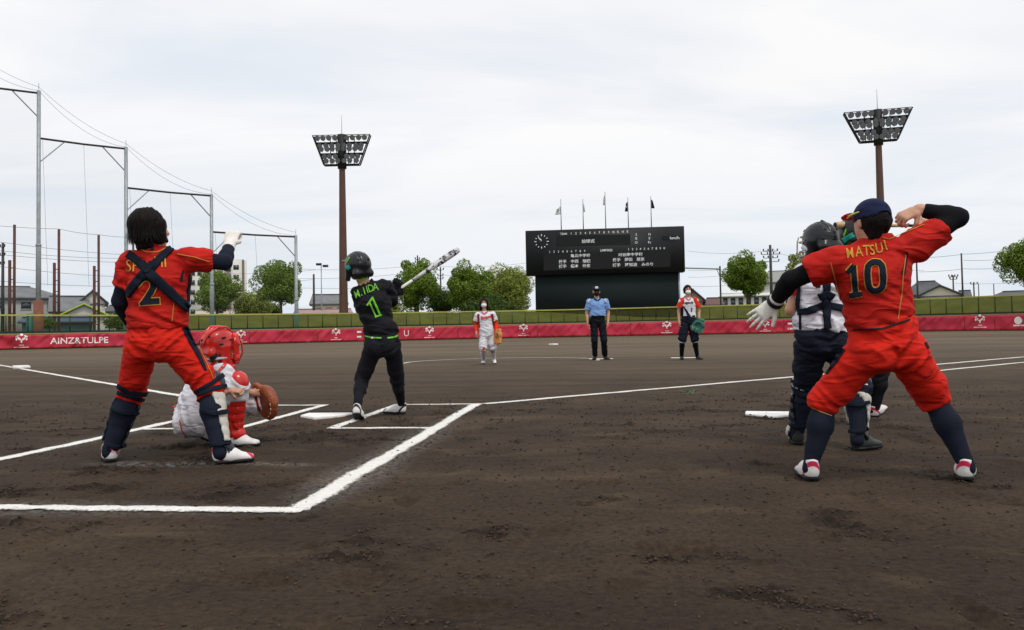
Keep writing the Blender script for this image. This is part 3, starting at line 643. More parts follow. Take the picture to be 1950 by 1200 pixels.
half = np.linalg.norm((A1-A0)[:2])/2; zt_, zm_, zl_ = 12.45, 7.25, 2.16
sbbox(-half, half, zm_, zt_, 0, 2.2, M_sb, 'display_box')
def xof(px): return float(np.dot(sbp(px, 560)-sb0, ex))
xl, xr = xof(1019), xof(1293)
sbbox(xl, xr, zl_, zm_-.01, .5, 1.4, M_sb2, 'lower_panel')
for x in (xl+.3, -4, 0, 4, xr-.3): sbbox(x-.25, x+.25, 0, zl_+2.4, .7, 1.2, M_sb2, 'column')
sbbox(xr+.02, xr+.2, 2.2, zm_-.02, .45, .7, M_galv, 'drain_pipe')
def sbpanel(x0, y0, x1, y1, x2, y2, x3, y3, m=M_led, name='display_panel', off=.02):
    P = [sbp(x0, y0, off), sbp(x1, y1, off), sbp(x2, y2, off), sbp(x3, y3, off)]; b = MB(); b.quad(*P); Q = [p+ey*(off-.002) for p in P]
    for k in range(4): b.quad(P[k], Q[k], Q[(k+1) % 4], P[(k+1) % 4])
    return b.build(name, m, sb, off=sb0)
zz = lambda x, y: (980+x/4.446, 350+y/4.444)
sbpanel(*zz(350, 527), *zz(980, 515), *zz(980, 428), *zz(350, 440)); sbpanel(*zz(245, 735), *zz(1318, 703), *zz(1318, 566), *zz(245, 596)); sbpanel(*zz(1252, 475), *zz(1400, 470), *zz(1400, 438), *zz(1252, 442))
def sbtext(zx, zy, s, hz, wz=None, name='figure'):
    px, py = zz(zx, zy); V, F = text2d(s, 1, .014, 9)
    if not len(V): return
    sc = (hz/4.444)/(V[:, 1].max()-V[:, 1].min()); sx = sc if wz is None else (wz/4.446)/(V[:, 0].max()-V[:, 0].min())
    c = sbp(px, py, .045); k = np.linalg.norm(c-CAM)/FPX
    P = [c+ex*v[0]*sx*k+ez*v[1]*sc*k-sb0 for v in V]; link(name, mesh(name, P, np.array(F), M_sw), sb)
sbtext(413, 424, 'TEAM', 17, 58, 'lettering')
for k, s in enumerate(['1', '2', '3', '4', '5', '6', '7', '8', '9', '10', 'R', 'H', 'E']): sbtext(479+39.7*k, 421-1.35*k, s, 19)
sbtext(623, 485, '始球式', 32, 108, 'lettering')
for y, s, r in ((430, 'S', 'H'), (463, 'B', 'E'), (497, 'O', 'Fc')): sbtext(1030, y, s, 20); sbtext(1142, y-2, r, 20)
sbtext(1355, 458, 'km/h', 24, 76, 'lettering')
for k in range(9): sbtext(297+37*k, 576-.9*k, str(k+1), 17)
sbtext(777, 563, 'UMPIRES', 20, 102, 'lettering')
for k in range(10): sbtext(965+33.5*k, 554-.9*k, str((k+1) % 10), 18)
sbtext(557, 607, '亀北中学校', 29, 165, 'lettering'); sbtext(508, 656, '投手　中西　瑞穂', 30, 266, 'lettering'); sbtext(508, 696, '捕手　橋本　怜奈', 30, 266, 'lettering')
sbtext(980, 598, '刈谷南中学校', 29, 204, 'lettering'); sbtext(965, 641, '投手　岡田　栞奈', 30, 264, 'lettering'); sbtext(1000, 684, '捕手　阿知波　みのり', 30, 334, 'lettering')
ck = sbp(*zz(228, 490), .05); ckr = .72
for k in range(12):
    an = math.pi/6*k; d = ex*math.sin(an)+ez*math.cos(an); t = np.cross(d, ey); l_ = .17 if k % 3 else .26
    MB().box(ck+d*ckr, (.09, .03, l_), [t, ey, d]).build('clock_mark', M_sw, sb, off=sb0)
for an, l_, w_ in ((-.62, .62, .10), (-.46, .36, .13)):
    d = ex*math.sin(an)+ez*math.cos(an); MB().box(ck+d*l_/2, (w_, .03, l_), [np.cross(d, ey), ey, d]).build('clock_hand', M_sw, sb, off=sb0)
# flags
M_fw = mat('white flag', (226, 226, 228), .8, .06, 2); M_fd = mat('dark blue flag', (44, 46, 58), .8, .3, 1.4); M_fb = mat('black flag', (28, 26, 30), .8, .1, 2); M_fr = mat('flag print', (120, 110, 116), .8, .1)
for zx, zy0, fl, fx, f0_, f1_, lab in ((390, 130, M_fw, -42, 185, 262, 'limp white flag on the leftmost pole above the scoreboard'), (577, 130, M_fw, 14, 165, 240, 'limp white flag on the second pole above the scoreboard'), (765, 68, M_fw, -16, 95, 182, 'limp white flag on the tallest middle pole above the scoreboard'), (958, 118, M_fd, -22, 150, 236, 'dark flag with a pale ring on the fourth pole above the scoreboard'), (1152, 105, M_fb, 24, 130, 210, 'limp black flag on the rightmost pole above the scoreboard')):
    px, py = zz(zx, zy0); t = sbp(px, py, -1.1); x = t.copy(); x[2] = zt_-.05; e = empty('flag', x, lab, 'flag', 'flags above the scoreboard')
    h = t[2]-x[2]; MB().tube([(0, 0, 0), (0, 0, h)], [.06, .04], 8).build('pole', M_galv, e, True); k = 94/FPX/4.444
    z1 = h-(f0_-zy0)*k; z0 = h-(f1_-zy0)*k; wx = fx*k*1.25; V = []; nu, nv = 9, 9
    for a in range(nu):
        for b in range(nv):
            u, v = a/(nu-1), b/(nv-1); q = ex*(wx*u*(.55+.45*v)) + ey*(.13*math.sin(u*9+v*2)) + ez*(z1+(z0-z1)*v - .5*u*(1-v)*abs(wx)); V.append(q)
    F = np.array([[a*nv+b, (a+1)*nv+b, (a+1)*nv+b+1, a*nv+b+1] for a in range(nu-1) for b in range(nv-1)])
    c_ = link('cloth', mesh('cloth', V, F, fl, True), e); md = c_.modifiers.new('t', 'SOLIDIFY'); md.thickness = .01
    mk = MB(); cc = ex*wx*.5+ez*(z0*.55+z1*.45)-ey*.17; rr_ = abs(wx)*.22
    if fl is not M_fb:
        for q in range(10):
            a0_, a1_ = 2*math.pi*q/10, 2*math.pi*(q+1)/10; f_ = lambda r, a: cc+ex*r*math.cos(a)+ez*r*math.sin(a)
            mk.quad(f_(rr_*.5, a0_), f_(rr_, a0_), f_(rr_, a1_), f_(rr_*.5, a1_))
        mk.build('flag_ring', M_fr if fl is M_fw else M_fw, c_)

# ---- buildings
M_tile = mat('grey roof tile', (112, 114, 116), .7, .2, .6, .4, 3); M_tiled = mat('dark roof tile', (82, 84, 88), .7, .2, .6, .4, 3); M_wallw = mat('pale wall', (206, 204, 198), .85, .08, .3); M_walld = mat('greyish beige wall', (176, 164, 156), .85, .08, .3)  # the last wall is an even greyish beige
M_walls = mat('cream wall', (222, 214, 200), .85, .08, .3); M_win = mat('window glass', (58, 66, 74), .15, .2, 1, spec=.6); M_trim = mat('lime green roof edge', (158, 176, 66), .6); M_wallg = mat('grey corrugated wall', (150, 152, 150), .8, .1, .5); M_blue = mat('blue grey sheet wall', (66, 82, 100), .7, .1, .5)
M_pink = mat('brick pink wall', (158, 132, 126), .85, .1, .4)
def house(px0, px1, ye, yr, D, roof, wallm, label, cat='house', kind='gable', dep=8, wins=0, yaw=0., ridge=None, trim=None, ovh=.5, winh=1.1):
    q0, q1 = W(px0, yh(px0), D), W(px1, yh(px1), D); c = (q0+q1)/2; c[2] = 0; wd = np.linalg.norm((q1-q0)[:2])
    ze = W((px0+px1)/2, ye, D)[2]; zr = W((px0+px1)/2, yr, D)[2]
    e = empty('house' if cat == 'house' else cat.replace(' ', '_'), c, label, cat, rotz=-math.atan2(c[0]-CX, c[1]-CY)+yaw)
    MB().box((0, dep/2, ze/2), (wd-2*ovh, dep-2*ovh, ze)).build('wall', wallm, e)
    r = MB(); x, y0, y1 = wd/2, 0, dep; th = .18
    if kind == 'side':   # ridge runs left to right
        rx = x if ridge is None else ridge*x; Vt = [(-x, y0, ze), (x, y0, ze), (x, y1, ze), (-x, y1, ze), (-rx, dep/2, zr), (rx, dep/2, zr)]
    else:                # gable faces the camera
        Vt = [(-x, y0, ze), (x, y0, ze), (x, y1, ze), (-x, y1, ze), (0, y0+(0 if ridge is None else ridge), zr), (0, y1, zr)]
    dn = [(a, b, z-th) for a, b, z in Vt]; 
    fs = [(0, 1, 5, 4), (2, 3, 4, 5), (1, 2, 5), (3, 0, 4)] if kind == 'side' else [(0, 4, 5, 3), (1, 2, 5, 4), (0, 1, 4), (2, 3, 5)]
    rf = MB(); rf.V = list(Vt)+dn; rf.F = [tuple(f) for f in fs]+[tuple(i+6 for i in reversed(f)) for f in fs]+[(0, 6, 7, 1), (1, 7, 8, 2), (2, 8, 9, 3), (3, 9, 6, 0)]
    if kind != 'side' and ridge is None:
        rf.F = [f for f in rf.F if set(f) not in ({0, 1, 4}, {6, 7, 10})]
        MB().quad((-x+.4, .3, ze), (x-.4, .3, ze), (0, .3, zr-.15)).build('gable_wall', wallm, e)
    ro = rf.build('roof', roof, e)
    tm = trim or roof
    MB().box((0, dep/2, zr+.06) if kind == 'side' else (0, dep/2, zr+.06), ((2*rx if kind == 'side' else .35), .35 if kind == 'side' else dep, .16)).build('ridge_cap', tm, ro)
    if kind != 'side':
        for sx in (-1, 1): MB().tube([(sx*x, -.04, ze), (0, -.04, zr)], .14, 6).build('barge_board', tm, ro)
    for k in range(wins):
        xx = -wd/2+ovh+(wd-2*ovh)*(k+.5)/wins; zc = ze-1.3
        wn = MB().box((xx, ovh-.02, zc), (min(1.4, wd/wins*.55), .06, winh)).build('window', M_win, e); MB().box((xx, ovh-.06, zc-winh/2-.05), (min(1.4, wd/wins*.55)+.2, .12, .08)).build('sill', M_wallw, wn)
    return e
house(-70, 118, 566, 541, 128, M_tile, M_wallg, 'wide grey tiled hip roof house at the far left', kind='side', ridge=.32, dep=14, wins=4)
house(96, 168, 592, 562, 122, M_tile, M_wallg, 'low shed with grey corrugated roof behind the tall grey pole', 'shed', kind='side', ridge=.96, dep=8)
house(150, 204, 578, 553, 126, M_tiled, M_wallw, 'house with steep dark gable left of the coach arm', kind='gable', dep=10)
house(118, 202, 601, 579, 108, M_tile, M_wallw, 'small white gabled shed with lime green roof edge', 'shed', trim=M_trim, dep=7)
house(44, 176, 612, 604, 104, M_blue, M_blue, 'long low blue grey shed behind the left fence', 'shed', kind='side', ridge=.9, dep=5)
house(196, 268, 592, 580, 150, M_tiled, M_wallw, 'distant dark roofed house beside the coach arm', kind='side', ridge=.6, wins=2)
house(372, 470, 602, 590, 150, M_walld, M_walld, 'low beige building under the trees behind the coach', 'building', kind='side', ridge=.9, dep=8, wins=3)
house(590, 664, 578, 559, 150, M_tile, M_walls, 'grey roofed house behind the left light tower', kind='side', ridge=.85, wins=3)
house(560, 672, 596, 588, 128, M_pink, M_pink, 'long low brick pink building at the foot of the left tower', 'building', kind='side', ridge=.95, dep=6, wins=5)
house(1297, 1345, 573, 551, 135, M_tiled, M_pink, 'house with dark gable behind the navy pitcher', dep=9)
house(1338, 1382, 580, 566, 140, mat('brown roof', (104, 78, 76), .8), M_pink, 'low brown roofed house right of the navy pitcher', kind='side', ridge=.6, dep=8)
house(1372, 1512, 562, 556, 150, M_wallw, M_wallw, 'long white school wing with dark windows behind the round tree', 'building', kind='side', ridge=.98, dep=10, wins=9, winh=1.8)
house(1452, 1640, 534, 508, 175, mat('olive grey hall roof', (138, 142, 134), .7, .1), M_wallw, 'large hall with a sloping pale roof behind the right catcher', 'hall', kind='side', ridge=.86, dep=20)
house(1722, 1812, 560, 533, 140, M_tiled, M_wallg, 'wide dark hipped roof house right of the player in red', kind='side', ridge=.35, dep=11)
house(1752, 1832, 563, 543, 125, M_tiled, M_walls, 'cream gabled house with dark roof right of the player in red', dep=10)
house(1826, 1852, 566, 552, 150, M_tiled, M_walls, 'small dark roof edge beside the cream gabled house', kind='side', ridge=.8)
house(1897, 1985, 562, 553, 140, M_tiled, M_wallw, 'low dark roofed house under the tree at the right edge', kind='side', ridge=.6)
# apartment block
def flats():
    D = 230; e0 = W(415, yh(415), D); e0[2] = 0; e = empty('apartment_block', e0, 'pale apartment tower with rows of small dark windows behind the trees', 'apartment block', rotz=-math.atan2(e0[0]-CX, e0[1]-CY))
    k = D/FPX; M_ap = mat('apartment wall', (214, 210, 202), .8, .05, .1); M_apd = mat('apartment brown strip', (104, 98, 94), .8, .05, .1)
    def blk(p0, p1, yt, dep, nm, m, y0=0.):
        x0, x1 = (p0-415)*k, (p1-415)*k; z = W((p0+p1)/2, yt, D)[2]; MB().box(((x0+x1)/2, y0+dep/2, z/2), (x1-x0, dep, z)).build(nm, m, e); return x0, x1, z
    x0, x1, z = blk(362, 430, 505, 12, 'low_wing', M_ap)
    for r in range(6):
        for c in range(5):
            wx = x0+1.3+(x1-x0-2)*c/4.4; wz = z-2.2-2.75*r; w_ = MB().box((wx, -.02, wz), (1.15, .1, 1.2)).build('window', M_win, e); MB().box((wx, -.09, wz-.68), (1.4, .1, .12)).build('sill', M_apd, w_)
    x0, x1, z = blk(430, 459, 493, 16, 'high_wing', M_ap, -1)
    for r in range(8):
        wz = z-2.3-2.8*r; MB().box(((x0+x1)/2+.6, -1.03, wz), (1.5, .1, 1.3)).build('window', M_win, e)
        MB().box((x0+.5, -1.25, wz-.1), (1.7, .6, 2.0)).build('balcony', M_apd, e)
    blk(459.2, 463, 493, 15, 'service_strip', M_apd, -.8); blk(463.2, 468, 494, 14, 'end_wing', M_ap, -.6)
flats()
# ---- poles behind
def upole(px, yt, D, arms, label, r=.16, cat='utility pole', name='utility_pole', m=None):
    q = W(px, yh(px), D); q[2] = 0; z = W(px, yt, D)[2]; e = empty(name, q, label, cat); k = D/FPX
    MB().tube([(0, 0, 0), (0, 0, z)], [r*1.2, r*.8], 8).build('pole', m or M_dark, e, True)
    for ya, wpx, n in arms:
        za = W(px, ya, D)[2]; hw = wpx*k/2; MB().box((0, -.12, za), (2*hw, .10, .10)).build('cross_arm', M_dark, e)
        for j in range(n):
            x = -hw+2*hw*j/(n-1) if n > 1 else hw; MB().tube([(x, -.12, za+.05), (x, -.12, za+.4)], [.09, .13], 6).build('insulator', M_lampb, e)
    return e
upole(5, 462, 120, [(470, 9, 2), (486, 10, 3), (503, 8, 2)], 'dark utility pole at the extreme left edge', .22)
upole(797, 486, 150, [(494, 8, 2), (500, 8, 2)], 'utility pole rising above the tree behind the bat')
upole(840.5, 508, 150, [(514, 12, 2), (525, 10, 2), (531, 10, 2)], 'utility pole in the gap between the trees by the bat')
e_ = upole(1471, 466, 140, [(478, 26, 4), (484, 34, 4), (491, 26, 4), (498, 30, 3)], 'tall utility pole with many insulators right of the round tree', .26)
upole(1818, 524, 150, [(527, 16, 4), (532, 12, 3)], 'utility pole above the dark roof right of the player in red')
upole(1857, 538, 160, [(541, 12, 3)], 'small distant utility pole near the right edge'); upole(1866, 540, 150, [], 'plain thin pole near the right edge', .1); upole(1895, 540, 150, [], 'second plain thin pole near the right edge', .1)
upole(598.5, 522, 130, [], 'plain dark post left of the left light tower', .2)
for p, t, lb in ((1749.5, 486, 'dark net pole close to the red player raised sleeve'), (1835.5, 482, 'dark net pole with cables right of the player in red')): upole(p, t, 110, [], lb, .13, 'net pole', 'net_pole')
fl = upole(613, 502, 130, [], 'slender street floodlight pole left of the left light tower', .10, 'street light', 'street_light', M_galv)
for dx in (-.35, .75): MB().box((dx, -.1, W(613, 503, 130)[2]-(.3 if dx > 0 else 0)), (.8, .5, .35)).build('lamp_head', M_lampb, fl)
gq = W(1374, yh(1374), 112); gq[2] = 0; ge = empty('net_gantry', gq, 'thin steel gantry reaching from the scoreboard to a post on its right', 'gantry'); gz = W(1374, 512, 112)[2]
MB().tube([(0, 0, 0), (0, 0, gz+.4)], .12, 8).build('post', M_dark, ge, True); g1 = W(1306, 516, 108)-gq; MB().tube([(0, 0, gz), (g1[0], g1[1], gz-.1)], .10, 8).build('beam', M_galv, ge, True)
MB().tube([(0, 0, gz-1.2), np.array([g1[0], g1[1], gz])*np.array([.1, .1, 1])], .05, 6).build('brace', M_galv, ge)

# ---- trees
def leaf_mat(name, rgb, tr=.35):
    m = bpy.data.materials.new(name); m.use_nodes = True; t = m.node_tree; K = t.links.new; b = t.nodes['Principled BSDF']; o = t.nodes['Material Output']
    g = t.nodes.new('ShaderNodeNewGeometry'); r = t.nodes.new('ShaderNodeValToRGB'); c = np.array(lin(rgb)); K(g.outputs['Random Per Island'], r.inputs[0])
    r.color_ramp.elements[0].color = (*(c*.5), 1); r.color_ramp.elements[1].color = (*np.minimum(c*np.array([1.55, 1.45, 1.2]), 1), 1); K(r.outputs[0], b.inputs['Base Color']); b.inputs['Roughness'].default_value = .55; b.inputs['Specular IOR Level'].default_value = .25
    tl = t.nodes.new('ShaderNodeBsdfTranslucent'); K(r.outputs[0], tl.inputs[0]); mx = t.nodes.new('ShaderNodeMixShader'); mx.inputs[0].default_value = tr; K(b.outputs[0], mx.inputs[1]); K(tl.outputs[0], mx.inputs[2]); K(mx.outputs[0], o.inputs[0]); return m
M_l1 = leaf_mat('broad leaf green', (114, 140, 54)); M_l2 = leaf_mat('fresh yellow green leaf', (140, 154, 76)); M_l3 = leaf_mat('deep green leaf', (78, 102, 46)); M_bark = mat('bark', (84, 72, 62), .95, .3, 3, .8, 12)
def tree(px, ytop, ybot, wpx, D, lm, label, seed, n=5200, name='tree', trunk=True, lump=.22, group='trees behind the outfield fence', ls=.135, ybase=None):
    n = int(n*4.4); rg = np.random.default_rng(seed); q = W(px, yh(px), D); q[2] = 0; zt, zb = W(px, ytop, D)[2], W(px, ybot, D)[2]; k = D/FPX; rx = wpx*k/2*1.13; rz = (zt-zb)/2; zc = (zt+zb)/2
    e = empty(name, q, label, 'tree' if trunk else 'shrub', group)
    nc = 70; d = rg.standard_normal((nc, 3)); d /= np.linalg.norm(d, axis=1)[:, None]; rad = rg.uniform(.25, .88, nc)[:, None]; cc = d*rad*np.array([rx, rx*.9, rz])+np.array([0, 0, zc])
    cs = rg.uniform(.17, .31, nc)*rx*(1+lump)
    ci = rg.integers(0, nc, n); dd = rg.standard_normal((n, 3)); dd /= np.linalg.norm(dd, axis=1)[:, None]; P = cc[ci]+dd*(cs[ci]*rg.uniform(.55, 1.0, n)**.5)[:, None]
    ok = P[:, 2] > zb-.3; P = P[ok]; dd = dd[ok]; n = len(P)
    nn = dd+.6*rg.standard_normal((n, 3)); nn /= np.linalg.norm(nn, axis=1)[:, None]; u = np.cross(nn, rg.standard_normal((n, 3))); u /= np.linalg.norm(u, axis=1)[:, None]; v = np.cross(nn, u)
    sz = (ls*rg.uniform(.6, 1.35, n))[:, None]
    V = np.stack([P-u*sz, P-v*sz*.55+nn*sz*.12, P+u*sz, P+v*sz*.55+nn*sz*.12], 1).reshape(-1, 3); F = np.arange(4*n).reshape(-1, 4)
    link('crown', mesh('crown', V, F, lm), e)
    if trunk:
        tb = MB(); j = lambda s: rg.standard_normal(3)*s
        tb.tube([(0, 0, 0), (.05, 0, zb*.6), (0, .05, zb+.2), (.1, 0, zc)], [.28, .22, .19, .10], 8)
        for b_ in range(7):
            t_ = cc[rg.integers(0, nc)]; s0 = np.array([0, 0, zb+rg.uniform(-.4, rz*.6)]); tb.tube([s0, s0*.5+t_*.5+j(.15), t_], [.11, .07, .03], 6)
        tb.build('trunk', M_bark, e, True)
    return e
tree(413, 510, 592, 84, 108, M_l1, 'dense round tree partly behind the grey net post', 1, 6200)
tree(535, 497, 584, 90, 106, M_l1, 'round clipped tree standing alone left of the left tower', 2, 6600)
tree(482, 560, 606, 70, 112, M_l2, 'loose pale green tree between the two round trees at left', 3, 2600, lump=.5)
tree(792, 492, 590, 86, 106, M_l1, 'rounded tree just behind the bat', 4, 6200)
tree(895, 498, 592, 88, 106, M_l1, 'tall rounded tree left of the scoreboard', 5, 6600)
tree(969, 508, 600, 96, 112, M_l2, 'pale spreading tree touching the scoreboard left side', 6, 6800, lump=.4)
tree(846, 545, 602, 66, 116, M_l3, 'lower dark tree between the bat tree and the tall tree', 7, 3400, lump=.4)
tree(742, 570, 606, 50, 116, M_l2, 'low pale bush behind the dark batter', 8, 1600, trunk=False, name='bush')
tree(930, 568, 606, 90, 104, M_l3, 'low dark hedge bush behind the walking pitcher', 18, 3000, trunk=False, name='bush')
tree(1426, 485, 566, 83, 100, M_l1, 'round clipped tree right of the scoreboard', 9, 6600)
tree(1530, 476, 560, 64, 100, M_l2, 'tree showing behind the right catcher helmet', 10, 3600)
tree(1968, 452, 552, 104, 100, M_l1, 'tree cut by the right edge of the picture', 11, 6600)
tree(232, 596, 624, 60, 90, M_l3, 'dark shrub behind the fence beside the coach', 12, 1500, trunk=False, name='bush', ls=.14)
tree(84, 607, 626, 36, 84, M_l3, 'small shrub at the foot of the tall grey pole', 13, 700, trunk=False, name='bush', ls=.12)
tree(516, 578, 604, 40, 118, M_l3, 'dark low bush under the lone round tree', 14, 900, trunk=False, name='bush')

# ================================================================== PEOPLE
M_skin = mat('skin', (196, 148, 122), .5, .08, 12, .15, 150, spec=.35); M_skin.node_tree.nodes['Principled BSDF'].inputs['Subsurface Weight'].default_value = .08
M_hair = mat('black hair', (19, 14, 12), .6, .45, 30, .5, 60, spec=.12, stretch=(3, 3, .35))
M_red = cloth('red jersey', (182, 29, 20)); M_redp = cloth('red pants', (206, 34, 19)); M_navy = knit('navy knit', (28, 33, 46), .15); M_strap = knit('navy webbing', (24, 30, 42), .15)
M_blk = cloth('black jersey', (19, 20, 25), .2, .75); M_blkp = knit('black leggings', (30, 31, 36), .2); M_blks = knit('black arm sleeve', (20, 20, 24), .2)
M_wht = cloth('white jersey', (218, 218, 226), .05); M_whp = cloth('white pants', (206, 204, 208), .06); M_gold = knit('gold print', (198, 150, 60), .15); M_goldl = knit('gold piping', (186, 126, 62), .15)
M_grn = knit('lime print', (112, 190, 60), .12); M_glv = mat('white leather', (226, 222, 214), .55, .06, 20, .3, 80); M_shin = mat('shell grey plastic', (190, 186, 176), .4, .1, 8, spec=.4)
M_shnv = mat('navy plastic guard', (26, 30, 42), .35, .12, 8, spec=.45); M_rpl = mat('red plastic guard', (206, 34, 26), .32, .1, 8, spec=.5, coat=.2); M_hblk = mat('black helmet shell', (20, 22, 27), .34, .15, 10, spec=.4, coat=.1)
M_tealp = mat('teal decal', (30, 150, 130), .5, .05); M_capn = cloth('navy cap', (28, 36, 66), .12, .85); M_capr = cloth('red cap brim', (208, 40, 30)); M_blu = cloth('light blue shirt', (122, 160, 212), .08); M_ump = cloth('black trousers', (24, 26, 34), .15)
M_mask = mat('white mask', (232, 232, 232), .8, .03); M_leath = mat('brown leather', (140, 72, 42), .5, .25, 14, .4, 60, spec=.4); M_leatho = mat('tan leather', (196, 128, 58), .5, .2, 14, .4, 60, spec=.4); M_leathg = mat('green leather', (38, 98, 84), .5, .2, 14, .4, 60, spec=.4); M_lace = mat('pale lace', (206, 180, 132), .7)
M_sole = mat('black sole', (22, 22, 24), .6, .2, 20); M_ors = knit('orange red sleeve', (214, 58, 34)); M_brn = mat('dark red knee pad', (150, 26, 26), .6)
def shoe_mat(name, main, stripe):
    m = mat(name, main, .45, .08, 20, .15, 90); t = m.node_tree; K = t.links.new; b = t.nodes['Principled BSDF']; src = b.inputs['Base Color'].links[0].from_socket
    tcn = t.nodes.new('ShaderNodeTexCoord'); wv = t.nodes.new('ShaderNodeTexWave'); mp = t.nodes.new('ShaderNodeMapping'); mp.inputs['Rotation'].default_value = (0, .75, 0); mp.inputs['Location'].default_value = (.012, 0, 0); K(tcn.outputs['Object'], mp.inputs[0]); wv.inputs['Scale'].default_value = 2.4; wv.inputs['Distortion'].default_value = 1.2; K(mp.outputs[0], wv.inputs[0])
    r = t.nodes.new('ShaderNodeValToRGB'); r.color_ramp.interpolation = 'LINEAR'; r.color_ramp.elements[0].position = .95; r.color_ramp.elements[1].position = .97; r.color_ramp.elements[0].color = (0, 0, 0, 1); r.color_ramp.elements[1].color = (1, 1, 1, 1); K(wv.outputs[0], r.inputs[0])
    mx = t.nodes.new('ShaderNodeMix'); mx.data_type = 'RGBA'; K(r.outputs[0], mx.inputs[0]); K(src, mx.inputs[6]); mx.inputs[7].default_value = (*lin(stripe), 1); K(mx.outputs[2], b.inputs['Base Color']); return m
M_sh1 = shoe_mat('white shoe pink stripe', (228, 224, 222), (206, 46, 82)); M_sh2 = shoe_mat('black shoe red stripe', (226, 222, 220), (30, 26, 34)); M_sh3 = mat('white shoe', (226, 224, 222), .5, .08, 20); M_sh4 = mat('charcoal shoe', (46, 52, 50), .5, .2, 14)

UPZ = np.array([0, 0, 1.])
class Person:
    def __init__(s, loc, label, h=.009):
        s.b = np.array([loc[0], loc[1], 0.]); s.h = h; s.e = empty('person', s.b, label, 'person'); s.hit = []; s.seed = random.random()*50
    def field(s, pts, pad=.25, h=None):
        P = np.array(pts); return Field(P.min(0)-pad, P.max(0)+pad, h or s.h)
    def put(s, f, name, m, parent=None, cast=True, smooth=True):
        V, F = f.mesh()
        if cast: s.hit.append((V, F))
        return link(name, mesh(name, V-s.b, F, m, smooth), parent or s.e)
    def mbput(s, mb, name, m, parent=None, smooth=True): return mb.build(name, m, parent or s.e, smooth, off=s.b)
    def bvh(s, only=None):
        V = []; F = []; n = 0
        for v, f in (s.hit if only is None else [s.hit[i] for i in only]): V.append(v); F.append(f+n); n += len(v)
        V = np.concatenate(V); F = np.concatenate(F); s.tree = BVHTree.FromPolygons([tuple(v) for v in V], [tuple(int(i) for i in f) for f in F]); return s.tree
    def cast(s, px, py, off=.003):
        r = ray(px, py); r = r/np.linalg.norm(r); h = s.tree.ray_cast(Vector(CAM), Vector(r), 60)
        if h[0] is None: return None
        n = np.array(h[1]); n = n if np.dot(n, r) < 0 else -n
        return np.array(h[0])+n*off*.6-r*off*.6
    def ribbon(s, pts, wpx, name, m, off=.006, parent=None, n=26, wob=0):
        """band laid on the clothes along a polyline seen at the given picture positions"""
        pts = np.array(pts, float); d = np.concatenate([[0], np.cumsum(np.linalg.norm(np.diff(pts, axis=0), axis=1))]); t = np.linspace(0, d[-1], n); X = np.interp(t, d, pts[:, 0]); Y = np.interp(t, d, pts[:, 1])
        tx, ty = np.gradient(X), np.gradient(Y); l_ = np.hypot(tx, ty)+1e-6; ws = wpx if hasattr(wpx, '__len__') else (wpx, wpx); wd = np.interp(t, [0, d[-1]], ws)/2
        rows = []
        for i in range(n):
            row = [s.cast(X[i]-ty[i]/l_[i]*wd[i]*k, Y[i]+tx[i]/l_[i]*wd[i]*k, off) for k in (-1, -.5, 0, .5, 1)]
            c = [r for r in row if r is not None]
            if not c: continue
            D0 = np.median([np.dot(q-CAM, FW) for q in c]); row = [q if q is not None and abs(np.dot(q-CAM, FW)-D0) < .09 else None for q in row]
            if any(q is None for q in row):
                for j in range(5):
                    if row[j] is None: row[j] = W(X[i]-ty[i]/l_[i]*wd[i]*(-1+.5*j), Y[i]+tx[i]/l_[i]*wd[i]*(-1+.5*j), D0)
            rows.append(row)
        V = []; F = []
        for i, row in enumerate(rows): V += row
        k = len(V); rr = nrm(FW)*(off*1.2); V += [v+rr for v in V]
        for i in range(len(rows)-1):
            if np.linalg.norm(rows[i][2]-rows[i+1][2]) > .25: continue
            for j in range(4): a = i*5+j; F.append((a, a+1, a+6, a+5)); F.append((k+a, k+a+5, k+a+6, k+a+1))
            a = i*5; F.append((a, a+5, k+a+5, k+a)); a = i*5+4; F.append((a, k+a, k+a+5, a+5))
        if not F: return None
        return link(name, mesh(name, np.array(V)-s.b, F, m, True), parent or s.e)
    def glyph(s, paths, w, name, m, mo, jr, ow=5):
        """block numeral drawn as strokes with a contrasting edge"""
        for q in paths: s.ribbon(q, w+ow, name.replace('number', 'number_edge'), mo, .004, jr, n=22)
        for q in paths: s.ribbon(q, w, name, m, .008, jr, n=22)
    def text(s, string, cx, cy, hpx, name, m, ang=0, off=.004, outline=0, parent=None, sx=1, arch=0, shear=0):
        V, F = text2d(string, 1, outline, .10); 
        if not len(V): return
        sc = hpx/.72; P = []; ca, sa = math.cos(-ang), math.sin(-ang); ok = True; last = None
        for v in V:
            x, y = v[0]*sc*sx+v[1]*sc*shear, v[1]*sc; y = y-arch*(x/60.)**2
            q = s.cast(cx+x*ca+y*sa, cy-(-x*sa+y*ca), off)
            if q is None: q = last if last is not None else s.b
            last = q; P.append(q)
        return link(name, mesh(name, np.array(P)-s.b, np.array(F), m), parent or s.e)

